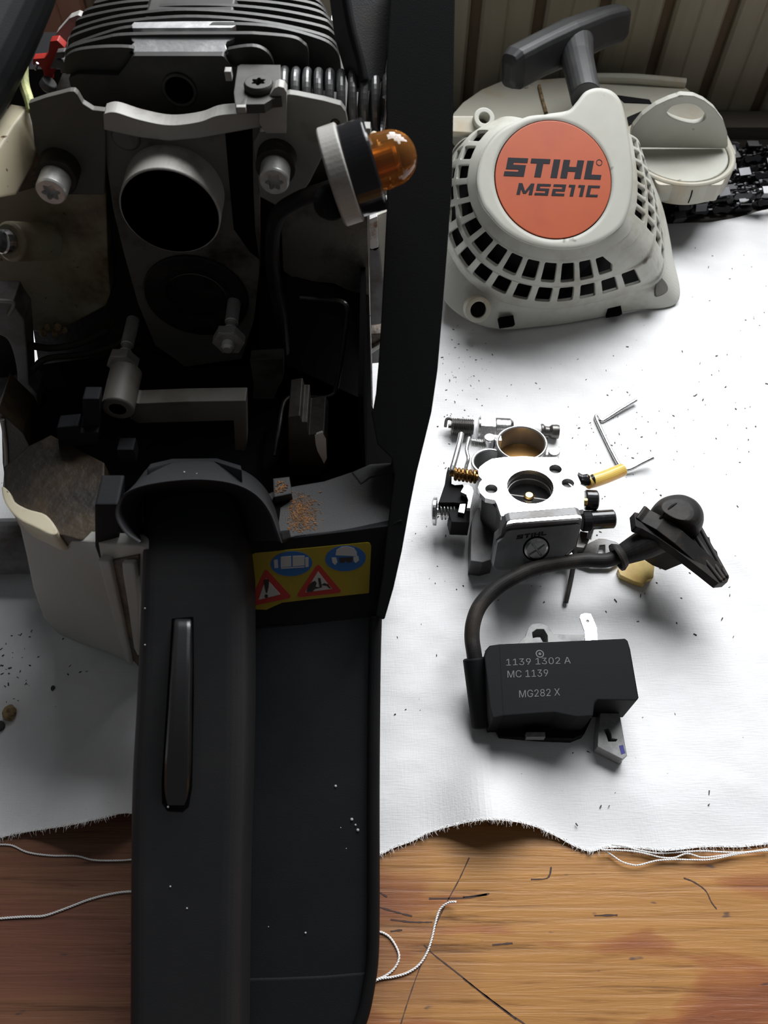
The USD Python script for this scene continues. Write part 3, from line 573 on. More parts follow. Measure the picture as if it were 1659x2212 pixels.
obj('ground_electrode', tube([K(226) + up3 * .0040, K(205) + up3 * .0046, K(191) + up3 * .0040, K(186) + up3 * .0022, K(184) - up3 * .0006], .0009, 8, 5), 'dark_steel', sp)

# ================================================================ carburetor
cb = thing('carburetor', 'silver two-barrel carburetor with bright flange and front cover screw, standing on cloth', 'carburetor')
cn = nz([-.05, .17, 1.]); c0 = Z(*zk((730, 625))[0], .042); FP = (c0, cn)
ca = nz(np.array([math.cos(.07), math.sin(.07), 0]) - cn * np.dot(cn, [math.cos(.07), math.sin(.07), 0])); cbk = np.cross(cn, ca)
FD = lambda w: (c0 - cn * w, cn)
bore = circ2(*zk((727, 625))[0], 49.5, FP, 64)
h1 = [circ2(*zk(p)[0], 13.2, FP) for p in ((478, 640), (968, 603), (888, 513))]
flange = poly2(zk((393, 520), (402, 500), (440, 470), (480, 447), (560, 436), (690, 430), (760, 436), (900, 436), (918, 470), (980, 520), (1030, 555), (1050, 600), (1046, 640), (1075, 662), (1070, 772), (800, 795), (540, 815), (515, 740), (500, 712), (440, 700), (405, 665), (392, 630), (402, 600), (420, 580), (396, 555)), FP, 0, .0008)
obj('flange', place(flange.difference(shapely.union_all([bore] + h1)), FP, .0032), 'carb_alloy', cb, label='bright machined flange face')
body = poly2(zk((412, 500), (470, 455), (890, 448), (960, 560), (1062, 670), (1058, 765), (545, 805), (515, 740), (420, 640)), FP, 0, .001)
obj('body', place(body.difference(bore.buffer(-.0004)), FD(.0032), .0375), 'carb_cast', cb)
bo = on(*zk((727, 625))[0], FP); bR = 49.5 * np.dot(bo - C, FW) / FPX
obj('bore_ring', ring(bo - cn * .0095, cn, bR * 1.0, bR * .93, .0040), 'carb_alloy', cb)
bx = nz(np.array([1, -.25, 0]) - cn * np.dot(cn, [1, -.25, 0])); by = np.cross(cn, bx); tlt = math.radians(8)
obj('choke_disc', lathe([(bR * .97, -.0006), (bR * .97, .0006), (0, .0006)], bo - cn * .0085, nz(cn * math.cos(tlt) + by * math.sin(tlt)), 48), 'gloss_black', cb)
obj('disc_screw', lathe([(.0026, 0), (.0026, .001), (.0019, .0018), (0, .002)], bo - cn * .0078, cn, 20), 'brass', cb)
obj('choke_shaft', rod(bo - cn * .0088 - bx * bR * .98, bo - cn * .0088 + bx * bR * .98, .0011), 'dark_steel', cb)
# front cover
fc = on(*zk((800, 815))[0], FP); fp0 = nz(-cbk + cn * .10); CP = (fc - cbk * .0060, fp0)
zf = zk((556, 880), (575, 848), (600, 838), (1030, 803), (1052, 812), (1060, 836), (1024, 1005), (940, 1086), (790, 1110), (610, 1160), (505, 1163), (482, 1140), (508, 965), (538, 938), (545, 900))
obj('cover', plate(zf, CP, .0050, 0, .0008), 'carb_cast', cb)
obj('cover_lip', plate(zk((575, 868), (582, 850), (602, 839), (1030, 804), (1054, 814), (1058, 830), (1040, 826), (620, 858)), (on(*zk((800, 822))[0], CP) + cn * .0003, cn), .0014), 'carb_alloy', cb)
fp1 = nz(fp0 + cn * .40); CP2 = (on(*zk((800, 888))[0], (CP[0] + fp0 * .0008, fp0)), fp1)
zf2 = zk((575, 915), (600, 905), (1030, 868), (1048, 875), (1018, 1000), (935, 1080), (790, 1105), (610, 1155), (510, 1158), (492, 1140), (520, 985), (555, 955))
obj('cover_boss', plate(zf2, CP2, .0062, 0, .0006), 'carb_face', cb, label='grey sloping cover face')
sc0 = on(*zk((765, 1022))[0], CP2); sx, sy, _ = basis(fp1); fp0 = fp1; sR = 26 * np.dot(sc0 - C, FW) / FPX
head = lathe([(sR, 0), (sR, .0004), (sR * .8, .0013), (0, .0017)], sc0, fp0, 32)
cs = [box(sc0 + fp0 * .0013, (sR * 1.5, .0009, .0024), sx * .8 + sy * .6, sy * .8 - sx * .6, fp0), box(sc0 + fp0 * .0013, (sR * 1.5, .0009, .0024), sx * .6 - sy * .8, sx * .8 + sy * .6, fp0)]
obj('cover_screw', cut(head, *cs), 'steel', cb); obj('screw_seat', ring(sc0 - fp0 * .0003, fp0, sR * 1.12, sR, .0005, 36, .0001), 'pit', cb)
obj('lettering', lettering('STIHL', *zk((640, 962), (828, 935)), (1.5, -8.5), CP2, a=.3, b=.24, gap=.16, lift=.0002), 'print_dark', cb)
# left: levers, springs, idle screw
zl = crop(900, 860, 6.914)
U3 = lambda p, zz: Z(*zl(p)[0], zz)
obj('throttle_lever', cat(tube([U3((668, 530), .034), U3((640, 660), .034), U3((560, 960), .033), U3((520, 1080), .032)], .0015, 10, 3)), 'carb_alloy', cb)
obj('choke_lever', tube([U3((785, 590), .030), U3((745, 760), .030), U3((770, 900), .030), U3((745, 1000), .029), U3((720, 1100), .028)], .0010, 10, 5), 'steel', cb)
obj('lever_spring', helix(U3((815, 660), .026), U3((1030, 690), .026), .0022, 8.5, .0004), 'steel', cb)
obj('idle_spring', helix(U3((560, 1130), .029), U3((900, 1180), .029), .0028, 6, .0009), 'brown_brass', cb)
obj('idle_rod', rod(U3((500, 1120), .029), U3((930, 1185), .029), .0017), 'brown_brass', cb)
obj('lever_plate', plate(zl((470, 1030), (530, 1060), (520, 1280), (570, 1300), (690, 1290), (760, 1500), (770, 1560), (640, 1570), (560, 1560), (330, 1560), (420, 1290), (445, 1120)), ZP(.025), .010), 'matte_black', cb)
obj('stop_plate', plate(zl((715, 1300), (770, 1290), (830, 1330), (850, 1390), (800, 1640), (750, 1640), (770, 1520), (740, 1440), (660, 1400)), ZP(.029), .003), 'carb_alloy', cb)
obj('stop_block', plate(zl((560, 1560), (640, 1550), (800, 1660), (790, 1860), (520, 1850), (480, 1700)), ZP(.022), .013), 'matte_black', cb)
obj('stop_pad', plate(zl((655, 1545), (740, 1560), (710, 1720), (620, 1700)), ZP(.0245), .006), 'steel', cb)
i0, i1 = U3((270, 1690), .018), U3((760, 1670), .018); idr = nz(i1 - i0)
obj('idle_screw', rod(i0, i1, .0020), 'steel', cb); obj('screw_spring', helix(U3((345, 1690), .018), U3((560, 1680), .018), .0042, 4.5, .0006), 'steel', cb)
obj('screw_head', lathe([(.0060, -.0014), (.0076, -.0006), (.0076, .0010), (.003, .0014)], i0, nz(idr + np.array([0, -.15, .1])), 30), 'steel', cb)
# right: fitting, pump knob, needles
zr = crop(1180, 960, 5.8214); R3p = lambda p, zz: Z(*zr(p)[0], zz)
obj('fuel_fitting', tube([R3p((380, 420), .030), R3p((440, 440), .030), R3p((500, 450), .030), R3p((545, 455), .030), R3p((590, 448), .030)], [.0031, .0026, .0034, .0026, .0032], 16, 4), 'gloss_black', cb)
obj('limiter_cap', rod(R3p((480, 700), .026), R3p((640, 705), .026), .0054), 'gloss_black', cb); obj('brass_plug', rod(R3p((462, 720), .0285), R3p((515, 722), .0285), .0022), 'brass', cb)
obj('needle_cap', rod(R3p((440, 965), .022), R3p((560, 960), .022), .0054), 'matte_black', cb); obj('needle_cap', rod(R3p((540, 955), .022), R3p((850, 935), .022), .0050), 'gloss_black', cb)
obj('pivot_bracket', plate(zr((430, 1090), (520, 1110), (570, 1040), (590, 1060), (540, 1200), (470, 1300), (380, 1290), (390, 1180)), ZP(.014), .008), 'dark_steel', cb)
obj('pivot_pin', rod(R3p((575, 1050), .020), R3p((535, 1190), .016), .0014), 'steel', cb)
obj('return_rod', tube([R3p((360, 1290), .013), R3p((345, 1500), .010), R3p((300, 1750), .0065), R3p((245, 1990), .004)], .0013, 8, 4), 'dark_steel', cb)
obj('leg_tab', plate(zr((355, 1310), (370, 1300), (345, 1435), (215, 1440)), ZP(.012), .003), 'steel', cb)
obj('body_flank', plate(zk((350, 850), (385, 760), (470, 770), (528, 850), (515, 960), (490, 1090), (420, 1110), (345, 1100)), ZP(.018), .0150), 'carb_dark', cb)
# air valve barrel behind
r0 = Z(*zk((672, 342))[0], .032); AR = 165 / 2.9625 * np.dot(r0 - C, FW) / FPX
obj('air_barrel', ring(r0 - cn * .021, cn, AR, AR * .885, .021, 64, .0006), 'carb_alloy', cb, label='second round barrel with brass-screwed flap')
obj('air_flap', lathe([(AR * .88, -.0005), (AR * .88, .0005), (0, .0005)], r0 - cn * .0115, nz(cn + cbk * .12), 48), 'brown_brass', cb)
obj('flap_screw', lathe([(.0032, 0), (.0032, .0012), (.002, .0026), (0, .003)], r0 - cn * .0108 - cbk * .004, cn, 20), 'brass', cb)
for p, r in (((468, 308), 10.5), ((880, 400), 11.5)):
    q = Z(*zk(p)[0], .031); obj('ear', lathe([(.0031, -.012), (.0031, -.0004), (.0027, 0), (0, 0)], q, cn, 28), 'carb_alloy', cb)
obj('ear_web', cat(plate(zk((470, 290), (540, 300), (545, 330), (470, 328)), ZP(.030), .006), plate(zk((830, 380), (880, 378), (905, 410), (880, 428), (820, 420)), ZP(.029), .010)), 'carb_alloy', cb)
r1 = Z(*zk((470, 462))[0], .031); QR = 122 / 2.9625 * np.dot(r1 - C, FW) / FPX
obj('side_barrel', ring(r1 - cn * .018, cn, QR, QR * .83, .018, 56, .0005), 'carb_alloy', cb); obj('side_barrel_floor', lathe([(QR * .84, 0), (QR * .84, .001), (0, .001)], r1 - cn * .012, cn, 40), 'carb_cast', cb)

hose = tube([R3p((520, 478), .0292), R3p((640, 445), .0285), R3p((780, 395), .0275), R3p((955, 322), .0260)], .0036, 24, 4)
obj('fuel_hose', hose, 'fuel_hose', None, label='short translucent yellow fuel hose pushed onto the black carburetor fitting', cat='hose')
obj('wire_clip', tube([Z(*p, z) for p, z in zip(zk((1405, 72), (1300, 135), (1215, 190), (1182, 205), (1160, 172), (1146, 182), (1168, 235), (1235, 375), (1290, 478), (1312, 508), (1345, 518), (1385, 505), (1440, 476), (1515, 440)), (.0055, .005, .0042, .004, .004, .0042, .0045, .0045, .0045, .0045, .005, .0055, .0065, .0085))], .0011, 10, 4), 'steel', None, label='bent steel wire clip lying on the cloth right of the carburetor', cat='wire clip')
gk = poly2(zr((380, 1300), (470, 1280), (560, 1230), (660, 1185), (740, 1190), (870, 1225), (930, 1260), (930, 1480), (800, 1560), (560, 1560), (390, 1500)), ZP(.0055), 0, .001); slot = poly2(zr((670, 1270), (740, 1262), (740, 1400), (645, 1400)), ZP(.0055))
obj('mounting_plate', place(gk.difference(slot), ZP(.0055), .0012), 'carb_cast', None, label='flat grey metal plate with slot beneath the ignition lead', cat='metal plate')
obj('plastic_tab', plate(zr((900, 1560), (1020, 1500), (1200, 1440), (1360, 1520), (1345, 1680), (1270, 1700), (1230, 1760), (1100, 1720), (930, 1640)), ZP(.0070), .0035, 0, .001), 'yellow_plastic', None, label='amber-yellow plastic piece under the black spark plug boot', cat='plastic piece')

# ================================================================ ignition coil
zi = crop(960, 1060, 2.5136)
ic = thing('ignition_coil', 'black ignition coil block with curved lead and rubber spark plug boot', 'ignition coil')
TPz = .031; TP = ZP(TPz)
obj('body', plate(zi((218, 900), (222, 868), (245, 842), (300, 834), (980, 804), (994, 815), (1008, 860), (1054, 1125), (1045, 1138), (830, 1134), (815, 1150), (806, 1222), (720, 1228), (640, 1212), (600, 1203), (540, 1206), (320, 1222), (290, 1225), (262, 1200)), TP, .0245, 0, .0007), 'coil_plastic', ic)
obj('side_rib', plate(zi((245, 842), (300, 834), (322, 1222), (262, 1235), (248, 1180), (218, 900)), ZP(TPz + .0012), .022, 0, .0006), 'coil_plastic', ic)
obj('lower_skirt', plate(zi((250, 1235), (600, 1225), (800, 1235), (760, 1320), (700, 1345), (300, 1335)), ZP(.010), .008), 'matte_black', ic)
a, b = Z(*zi((162, 908))[0], .024), Z(*zi((212, 1285))[0], .0115)
obj('lead_socket', rod(a, b, .0054, 28), 'coil_plastic', ic)
lead = [(b * .6 + a * .4, 0)] + [(Z(*p, zz), 0) for p, zz in zip(zi((163, 900), (150, 800), (158, 710), (195, 620), (270, 540), (360, 480), (480, 425), (620, 395), (760, 378), (880, 378), (980, 340)), (.025, .027, .029, .030, .031, .032, .032, .031, .030, .030, .032))]
obj('lead', tube([p for p, _ in lead], .0036, 22, 8), 'rubber', ic)
nk0, nk1 = Z(*zi((925, 368))[0], .030), Z(*zi((1090, 290))[0], .034); nd = nz(nk1 - nk0)
obj('boot_collar', lathe([(.0040, .001), (.0062, -.0012), (.0070, -.0014), (.0072, -.0002), (.0058, .0022), (.0050, .003)], nk0 + nd * .002, nd, 40), 'rubber', ic)
obj('boot_neck', tube([nk0 + nd * .004, nk0 * .5 + nk1 * .5, nk1, nk1 + nd * .012], [.0050, .0060, .0074, .0080], 28, 4), 'rubber', ic)
A, B, Cc = Z(*zi((1040, 125))[0], .044), Z(*zi((1540, 480))[0], .034), Z(*zi((1380, 190))[0], .030)
BPl = plane3(A, B, Cc)
obj('boot_flange', plate(zi((1030, 116), (1062, 124), (1130, 160), (1250, 200), (1330, 205), (1385, 190), (1402, 228), (1440, 258), (1450, 300), (1480, 330), (1492, 388), (1526, 428), (1546, 470), (1536, 497), (1488, 502), (1400, 432), (1250, 318), (1150, 250), (1070, 205), (1040, 195)), BPl, .004, 0, .0008), 'rubber', ic)
for k, (p, q) in enumerate((((1385, 205), (1530, 470)), ((1350, 235), (1515, 482)), ((1310, 250), (1500, 492)))):
    obj('boot_rib', tube([on(*zi(p)[0], BPl) + BPl[1] * .0004, on(*zi(q)[0], BPl) + BPl[1] * .0004], .0011, 10), 'rubber', ic)
LB = plane3(Z(*zi((1050, 180))[0], .041), Z(*zi((1490, 498))[0], .0335), Z(*zi((1200, 430))[0], .016))
obj('boot_side', plate(zi((1034, 135), (1070, 168), (1150, 210), (1250, 285), (1400, 420), (1492, 500), (1440, 478), (1370, 440), (1290, 396), (1200, 433), (1130, 405), (1085, 375), (1062, 320), (1044, 215)), LB, .008, 0, .001), 'rubber', ic)
def dome_ring(pts, zz): return np.array([Z(*p, zz) for p in catmull(zi(*pts), 5, True)])
base = [(1085, 150), (1120, 105), (1190, 80), (1270, 80), (1350, 120), (1390, 190), (1380, 260), (1330, 290), (1230, 265), (1140, 200)]
topc = [(1150, 120), (1160, 80), (1200, 62), (1260, 58), (1310, 78), (1345, 115), (1350, 160), (1310, 190), (1240, 180), (1180, 150)]
b_, t_ = dome_ring(base, .030), dome_ring(topc, .047); b_ = b_.mean(0) + (b_ - b_.mean(0)) * .92; ctr = t_.mean(0)
tt = ctr + (t_ - ctr) * .72; dr = []
for a_ in np.linspace(0, math.pi / 2, 10):
    w_, h_ = (1 - math.cos(a_)) ** 1.2, math.sin(a_) ** .85; q_ = b_ * (1 - w_) + tt * w_; q_[:, 2] = b_[:, 2] + (ctr[2] + .002 - b_[:, 2]) * h_; dr.append(q_)
obj('boot_dome', loft(dr), 'rubber', ic, smooth=60)
obj('boot_seam', tube([Z(*p, zz) for p, zz in zip(zi((1168, 155), (1200, 118), (1240, 80), (1285, 62)), (.0455, .0480, .0490, .0475))], .0006, 6, 4), 'matte_black', ic)
# core, terminal
CZ = ZP(.013)
core = poly2(zi((385, 850), (410, 820), (440, 790), (455, 745), (475, 724), (520, 718), (565, 735), (590, 780), (760, 784), (780, 850)), CZ, 0, .0006); ch1 = poly2(zi((480, 800), (476, 770), (500, 752), (540, 752), (560, 785), (562, 822), (535, 822), (520, 796), (500, 796)), CZ)
obj('core', place(core.difference(ch1), CZ, .010), 'laminate', ic, label='laminated grey iron core with open hook')
FT = ZP(.012)
foot = poly2(zi((850, 1180), (945, 1180), (992, 1440), (968, 1458), (832, 1390), (835, 1300)), FT, 0, .0003); fh = poly2(zi((865, 1295), (890, 1290), (905, 1320), (908, 1345), (940, 1350), (930, 1362), (890, 1362), (880, 1330)), FT)
obj('core', place(foot.difference(fh), FT, .0095), 'laminate', ic, label='pointed grey core leg with blue ink spot')
obj('ink_mark', plate(zi((948, 1385), (970, 1380), (982, 1425), (960, 1432)), FT, .0002, 0, 0, (), .0001), 'blue_ink', ic)
tb = [Z(*p, zz) for p, zz in zip(zi((735, 680), (752, 664), (790, 668), (806, 690), (828, 745), (833, 808), (765, 812), (760, 760)), (.026, .0268, .0268, .026, .0235, .020, .020, .0235))]
TPn = (tb[3], nz([0, .10, 1])); obj('terminal_tab', plate(zi((735, 690), (740, 672), (765, 663), (795, 668), (806, 690), (828, 745), (834, 830), (766, 834), (760, 760)), TPn, .0009, 0, .0003, [circ2(*zi((778, 708))[0], 3.4, TPn)]), 'steel', ic)
obj('core_tab', box(Z(*zi((492, 1332))[0], .0115), (.0085, .0022, .005)), 'laminate', ic)
TW = ZP(TPz)
for s, o, e, u in (('1139 1302 A', (330, 950), (686, 938), (-.4, -14.0)), ('MC 1139', (338, 1016), (564, 1008), (-.4, -15)), ('MG282 X', (402, 1124), (628, 1112), (-.4, -15.5))):
    obj('lettering', small_text(s, *zi(o, e), u, TW), 'print_grey', ic)
lg = circ2(*zi((518, 886))[0], 9, TW); obj('logo', place(shapely.union_all([lg.difference(circ2(*zi((518, 886))[0], 6.5, TW)), circ2(*zi((518, 886))[0], 3.2, TW)]), TW, .0002, .0001), 'print_grey', ic)

# ================================================================ chainsaw: upright on the cloth, rear handle towards the camera
saw = thing('chainsaw', 'partly stripped black and white chainsaw with exposed intake and long rear handle', 'chainsaw')
Y0 = .27
def part(name, mesh, mat, parent=saw, **k): return obj(name, mesh, mat, parent, **k)
my = np.array([0, -1., 0])
# ---- core and walls
part('crankcase', plate([(85, 285), (225, 275), (560, 270), (790, 300), (796, 470), (800, 700), (803, 890), (600, 905), (100, 890), (70, 700)], YP(Y0 + .006), .075), 'grimy_casting')
part('bay_floor', plate([(70, 790), (300, 760), (560, 770), (805, 880), (860, 1010), (850, 1090), (620, 1160), (560, 1200), (260, 1200), (120, 1150), (60, 1060)], ZP(.080), .068), 'matte_black')
part('light_blocker', box((-.0090, .236, .108), (.0020, .078, .060)), 'pit')  # thin black wall added to block window light from the bay floor
part('bay_shade', plate([(600, 780), (800, 870), (860, 1000), (850, 1060), (700, 1075), (620, 1080), (600, 1000)], ZP(.0808), .004), 'pit')  # black sheet painting the shade on the right of the bay floor
part('bay_wall', plate([(560, 600), (640, 600), (797, 640), (803, 885), (800, 990), (700, 1010), (610, 1010), (560, 900)], YP(Y0 - .001), .006), 'matte_black')
# ---- cylinder with cooling fins
cyl = part('engine_cylinder', plate([(148, 168), (168, 160), (255, 163), (288, 121), (482, 121), (500, 145), (560, 150), (560, 250), (480, 262), (300, 262), (200, 245), (160, 215)], YP(.281), .05, 0, .001, [[(418, 193), (388, 224), (358, 193), (388, 162)]]), 'fin_metal')
part('port', lathe([(.0052, 0), (.0052, -.012), (0, -.012)], Y(388, 193, .281), my, 32), 'pit')
part('cylinder_bore', ring(Y(388, 193, .2812), my, .0062, .0050, .0012, 40), 'fin_metal')
fins = [([(143, 160), (139, 140), (143, 122), (170, 109), (230, 103), (288, 105), (292, 119), (480, 119), (492, 108), (545, 101), (575, 112), (590, 135), (592, 160)], .2835),
        ([(142, 150), (141, 122), (150, 104), (220, 85), (285, 76), (510, 74), (560, 75), (630, 82), (655, 95), (666, 115), (668, 200)], .289),
        ([(146, 130), (146, 112), (155, 99), (230, 72), (285, 60), (400, 56), (510, 54), (600, 61), (690, 85), (722, 105), (735, 135), (738, 200)], .2955),
        ([(146, 120), (147, 96), (155, 80), (220, 58), (300, 45), (400, 38), (500, 42), (600, 55), (690, 76), (722, 94), (732, 120), (738, 180)], .302),
        ([(152, 110), (152, 78), (165, 62), (240, 40), (320, 28), (400, 23), (500, 28), (600, 40), (690, 58), (718, 72), (730, 95), (735, 150)], .3085),
        ([(162, 90), (163, 58), (172, 42), (250, 24), (320, 16), (400, 12), (500, 14), (600, 24), (690, 42), (714, 55), (726, 80), (730, 120)], .315),
        ([(175, 70), (176, 38), (190, 22), (260, 8), (330, 2), (400, 0), (500, 1), (600, 9), (680, 24), (708, 40), (720, 60), (726, 100)], .3215),
        ([(190, 60), (200, 14), (215, 5), (300, -12), (400, -16), (500, -14), (600, -4), (670, 8), (698, 22), (712, 45), (720, 80)], .328),
        ([(200, 40), (215, -4), (300, -28), (400, -32), (500, -30), (600, -20), (660, -8), (690, 6), (706, 30), (715, 60)], .3345)]
for pts, y in fins:
    q = catmull(pts, 4); part('fin', plate(list(map(tuple, q)), YP(y), .0021), 'fin_metal')
part('fin_hub', plate([(260, 200), (262, 130), (600, 130), (600, 200)], YP(.2992), .040), 'pit')
padp = plane3(Y(300, 119, .2826), Y(480, 119, .2826), Y(390, 72, .2905))
part('machined_pad', plate([(292, 119), (281, 103), (284, 97), (290, 92), (284, 86), (283, 78), (300, 72), (512, 72), (505, 84), (490, 90), (487, 97), (490, 106), (480, 119)], padp, .002), 'machined')
stp = plane3(Y(300, 61, .2935), Y(480, 61, .2935), Y(390, 48, .2975))
part('machined_strip', plate([(286, 61), (284, 54), (290, 48), (400, 46), (505, 46), (512, 53), (500, 60)], stp, .002), 'machined')
# ---- light grey heat shield with lit top edge
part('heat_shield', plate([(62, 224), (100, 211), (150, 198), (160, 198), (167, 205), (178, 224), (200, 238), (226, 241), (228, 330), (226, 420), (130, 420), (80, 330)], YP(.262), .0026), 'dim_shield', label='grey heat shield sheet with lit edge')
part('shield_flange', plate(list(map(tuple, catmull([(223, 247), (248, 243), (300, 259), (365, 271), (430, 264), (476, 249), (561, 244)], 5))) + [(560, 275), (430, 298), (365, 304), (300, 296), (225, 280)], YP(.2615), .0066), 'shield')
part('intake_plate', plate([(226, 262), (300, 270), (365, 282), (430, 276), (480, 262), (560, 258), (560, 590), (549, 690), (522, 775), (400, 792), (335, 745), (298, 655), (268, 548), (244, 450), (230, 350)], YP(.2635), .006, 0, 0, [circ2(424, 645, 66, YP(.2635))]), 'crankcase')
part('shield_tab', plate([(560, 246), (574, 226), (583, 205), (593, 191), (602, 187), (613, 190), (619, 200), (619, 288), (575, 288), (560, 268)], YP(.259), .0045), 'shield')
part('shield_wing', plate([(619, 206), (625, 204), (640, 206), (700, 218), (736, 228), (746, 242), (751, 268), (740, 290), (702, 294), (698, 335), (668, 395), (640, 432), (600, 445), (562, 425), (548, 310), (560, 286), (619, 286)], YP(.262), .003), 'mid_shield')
part('pivot_pin', lathe([(.0017, 0), (.0012, .0006), (0, .0006)], Y(724, 266, .262), my, 16), 'stained')
part('intake_slot', plate([(485, 272), (545, 264), (547, 400), (551, 500), (560, 560), (540, 545), (505, 495), (496, 400)], YP(.2633), .002), 'pit')
part('panel_right', plate([(606, 452), (640, 425), (690, 412), (760, 430), (794, 470), (797, 600), (797, 648), (720, 612), (640, 605), (612, 585)], YP(.2695), .005), 'crankcase')
part('rivet_mark', lathe([(.0052, 0), (.0042, .0006), (0, .0004)], Y(272, 297, .2635), my, 24), 'crankcase')
# ---- intake stubs
tc = Y(368, 460, .2495); tr = 107 * np.dot(tc - C, FW) / FPX
part('air_stub', ring(tc, -my, tr, tr * .965, .016, 64, .0005), 'shield', label='light grey round clean-air stub')
part('air_stub_liner', ring(tc + [0, .0006, 0], -my, tr * .967, tr * .90, .012, 64), 'matte_black'); part('air_stub_throat', lathe([(tr * .91, .010), (0, .0105)], tc, -my, 48), 'pit')
fc_ = Y(424, 645, .262); fr = 112 * np.dot(fc_ - C, FW) / FPX
part('intake_boot', lathe([(fr, .003), (fr, .0006), (fr * .97, 0), (fr * .72, 0), (fr * .58, .001), (fr * .52, .008), (0, .0085)], fc_, -my, 64), 'rubber', label='black rubber intake boot')
part('boot_throat', lathe([(fr * .36, .0075), (0, .0076)], fc_, -my, 40), 'pit')
# ---- studs with nuts
for base, nut_m in (((288, 690), 'zinc'), ((508, 640), 'zinc')):
    b0 = Y(*base, .266); tip = np.array([b0[0], .2335, b0[2]])
    s = part('stud', cat(rod(b0, b0 - [0, .0165, 0], .0029), rod(b0 - [0, .0165, 0], b0 - [0, .0200, 0], .0020), lathe([(.0026, 0)] + sum([[(.0029, i * .0008 + .0002), (.0024, i * .0008 + .0006)] for i in range(15)], []) + [(.0018, .0126)], b0 - [0, .0199, 0], my, 20)), nut_m)
    hx = trimesh.creation.cylinder(radius=.0069, height=.0042, sections=6); hx.apply_transform(frame(b0 - [0, .0262, 0], np.array([1., 0, 0]), np.array([0, 0, 1.]), my))
    part('nut', hx, 'zinc', s, smooth=False)
    part('washer_face', lathe([(.0056, 0), (.0056, .0006), (0, .0006)], b0 - [0, .0278, 0], my, 28), 'zinc', s)
# ---- torx bolts
def torx(c, ax, r, h, mt, name='bolt', rec=.62):
    hd = lathe([(r * .95, -h), (r, -h + .0004), (r, -.0008), (r * .9, 0), (0, 0)], c, ax, 48)
    st = extr(star2(r * rec, r * rec * .68), .004); x, y, z = orient(ax); st.apply_transform(frame(c - z * .0025, x, y, z))
    return part(name, cut(hd, st), mt)
for p, y in (((110, 416), .246), ((592, 394), .247)):
    c = Y(*p, y); torx(c, my, 32.5 * np.dot(c - C, FW) / FPX, .013, 'zinc')
    part('bolt_collar', ring(c + [0, .008, 0], -my, .0072, .004, .008), 'grimy_casting')
# ---- cream oil-stained housing on the left, shade mixed into its colour
part('cream_housing', plate([(0, 420), (40, 405), (75, 335), (78, 300), (226, 290), (229, 420), (233, 560), (238, 635), (228, 660), (150, 702), (100, 720), (60, 712), (-30, 700), (-40, 430)], YP(.2675), .012, 0, .001), 'cream_stained_shaded', label='cream oil-stained plastic housing with shade in its colour')
wp = plane3(Y(60, 232, .268), Y(75, 330, .263), Y(0, 425, .236))
part('cream_corner', plate([(60, 230), (70, 270), (77, 325), (70, 355), (34, 420), (-10, 428), (-60, 428), (-60, 380), (0, 318), (30, 270)], wp, .006, 0, .0005), 'cream')
part('cream_lip', plate([(60, 231), (72, 275), (79, 325), (72, 352), (40, 415), (75, 405), (100, 350), (88, 300), (78, 260)], YP(.2655), .003), 'stained')
pa, pb = Y(108, 522, .262), Y(18, 522, .246)
part('oil_port', rod(pa, pb, .0074, 32, .0012), 'cream_stained_shaded'); part('port_clip', rod(pb + [.0005, 0, 0], pb + nz(pb - pa) * .004, .0045), 'steel')
part('glare_streak', rod(Y(118, 282, .2655), Y(146, 283, .2655), .0012), 'shield')  # pale rod standing in for a glare highlight
for pts, r in (([(60, 745, .24), (110, 752, .245), (170, 742, .25), (232, 715, .258)], .0016), ([(70, 800, .235), (100, 775, .24), (180, 765, .248), (250, 745, .256), (285, 715, .262)], .0014)):
    part('oil_line', tube([Y(x, y, w) for x, y, w in pts], r, 10, 6), 'grimy_casting')
for k in range(7):
    q = Y(80 + rng.uniform(0, 60), 705 + rng.uniform(0, 20), .262); part('dirt_clump', trimesh.creation.icosphere(1, rng.uniform(.001, .002)).apply_transform(frame(q, np.array([1., 0, 0]), np.array([0, 1, .3]), np.array([0, .2, 1.]))), 'lump', smooth=True)
# ---- left bracket
part('side_bracket', plate([(-40, 652), (28, 652), (36, 668), (52, 690), (58, 760), (62, 830), (80, 850), (84, 925), (45, 935), (5, 888), (-40, 885)], YP(.238), .012, 0, .0005, [[(-45, 738), (18, 735), (34, 842), (-45, 848)]]), 'grey_plastic')
part('bracket_dark_back', plate([(-60, 700), (40, 700), (60, 860), (-60, 880)], YP(.252), .004), 'matte_black')  # added black sheet that keeps the bracket opening dark
part('bracket_edge', tube([Y(x, y, .2375) for x, y in ((-20, 650), (10, 650), (28, 653), (28, 662), (18, 680))], .0008, 8, 4), 'shield')
part('bay_edge', plate([(-6, 885), (50, 935), (62, 960), (70, 1000), (66, 1060), (40, 1065), (14, 1058), (6, 1000), (4, 930)], YP(.205), .02), 'oily')
part('edge_strip', tube([Y(x, y, .2045) for x, y in ((5, 905), (12, 960), (14, 1010), (10, 1062))], .0009, 8, 4), 'shield')
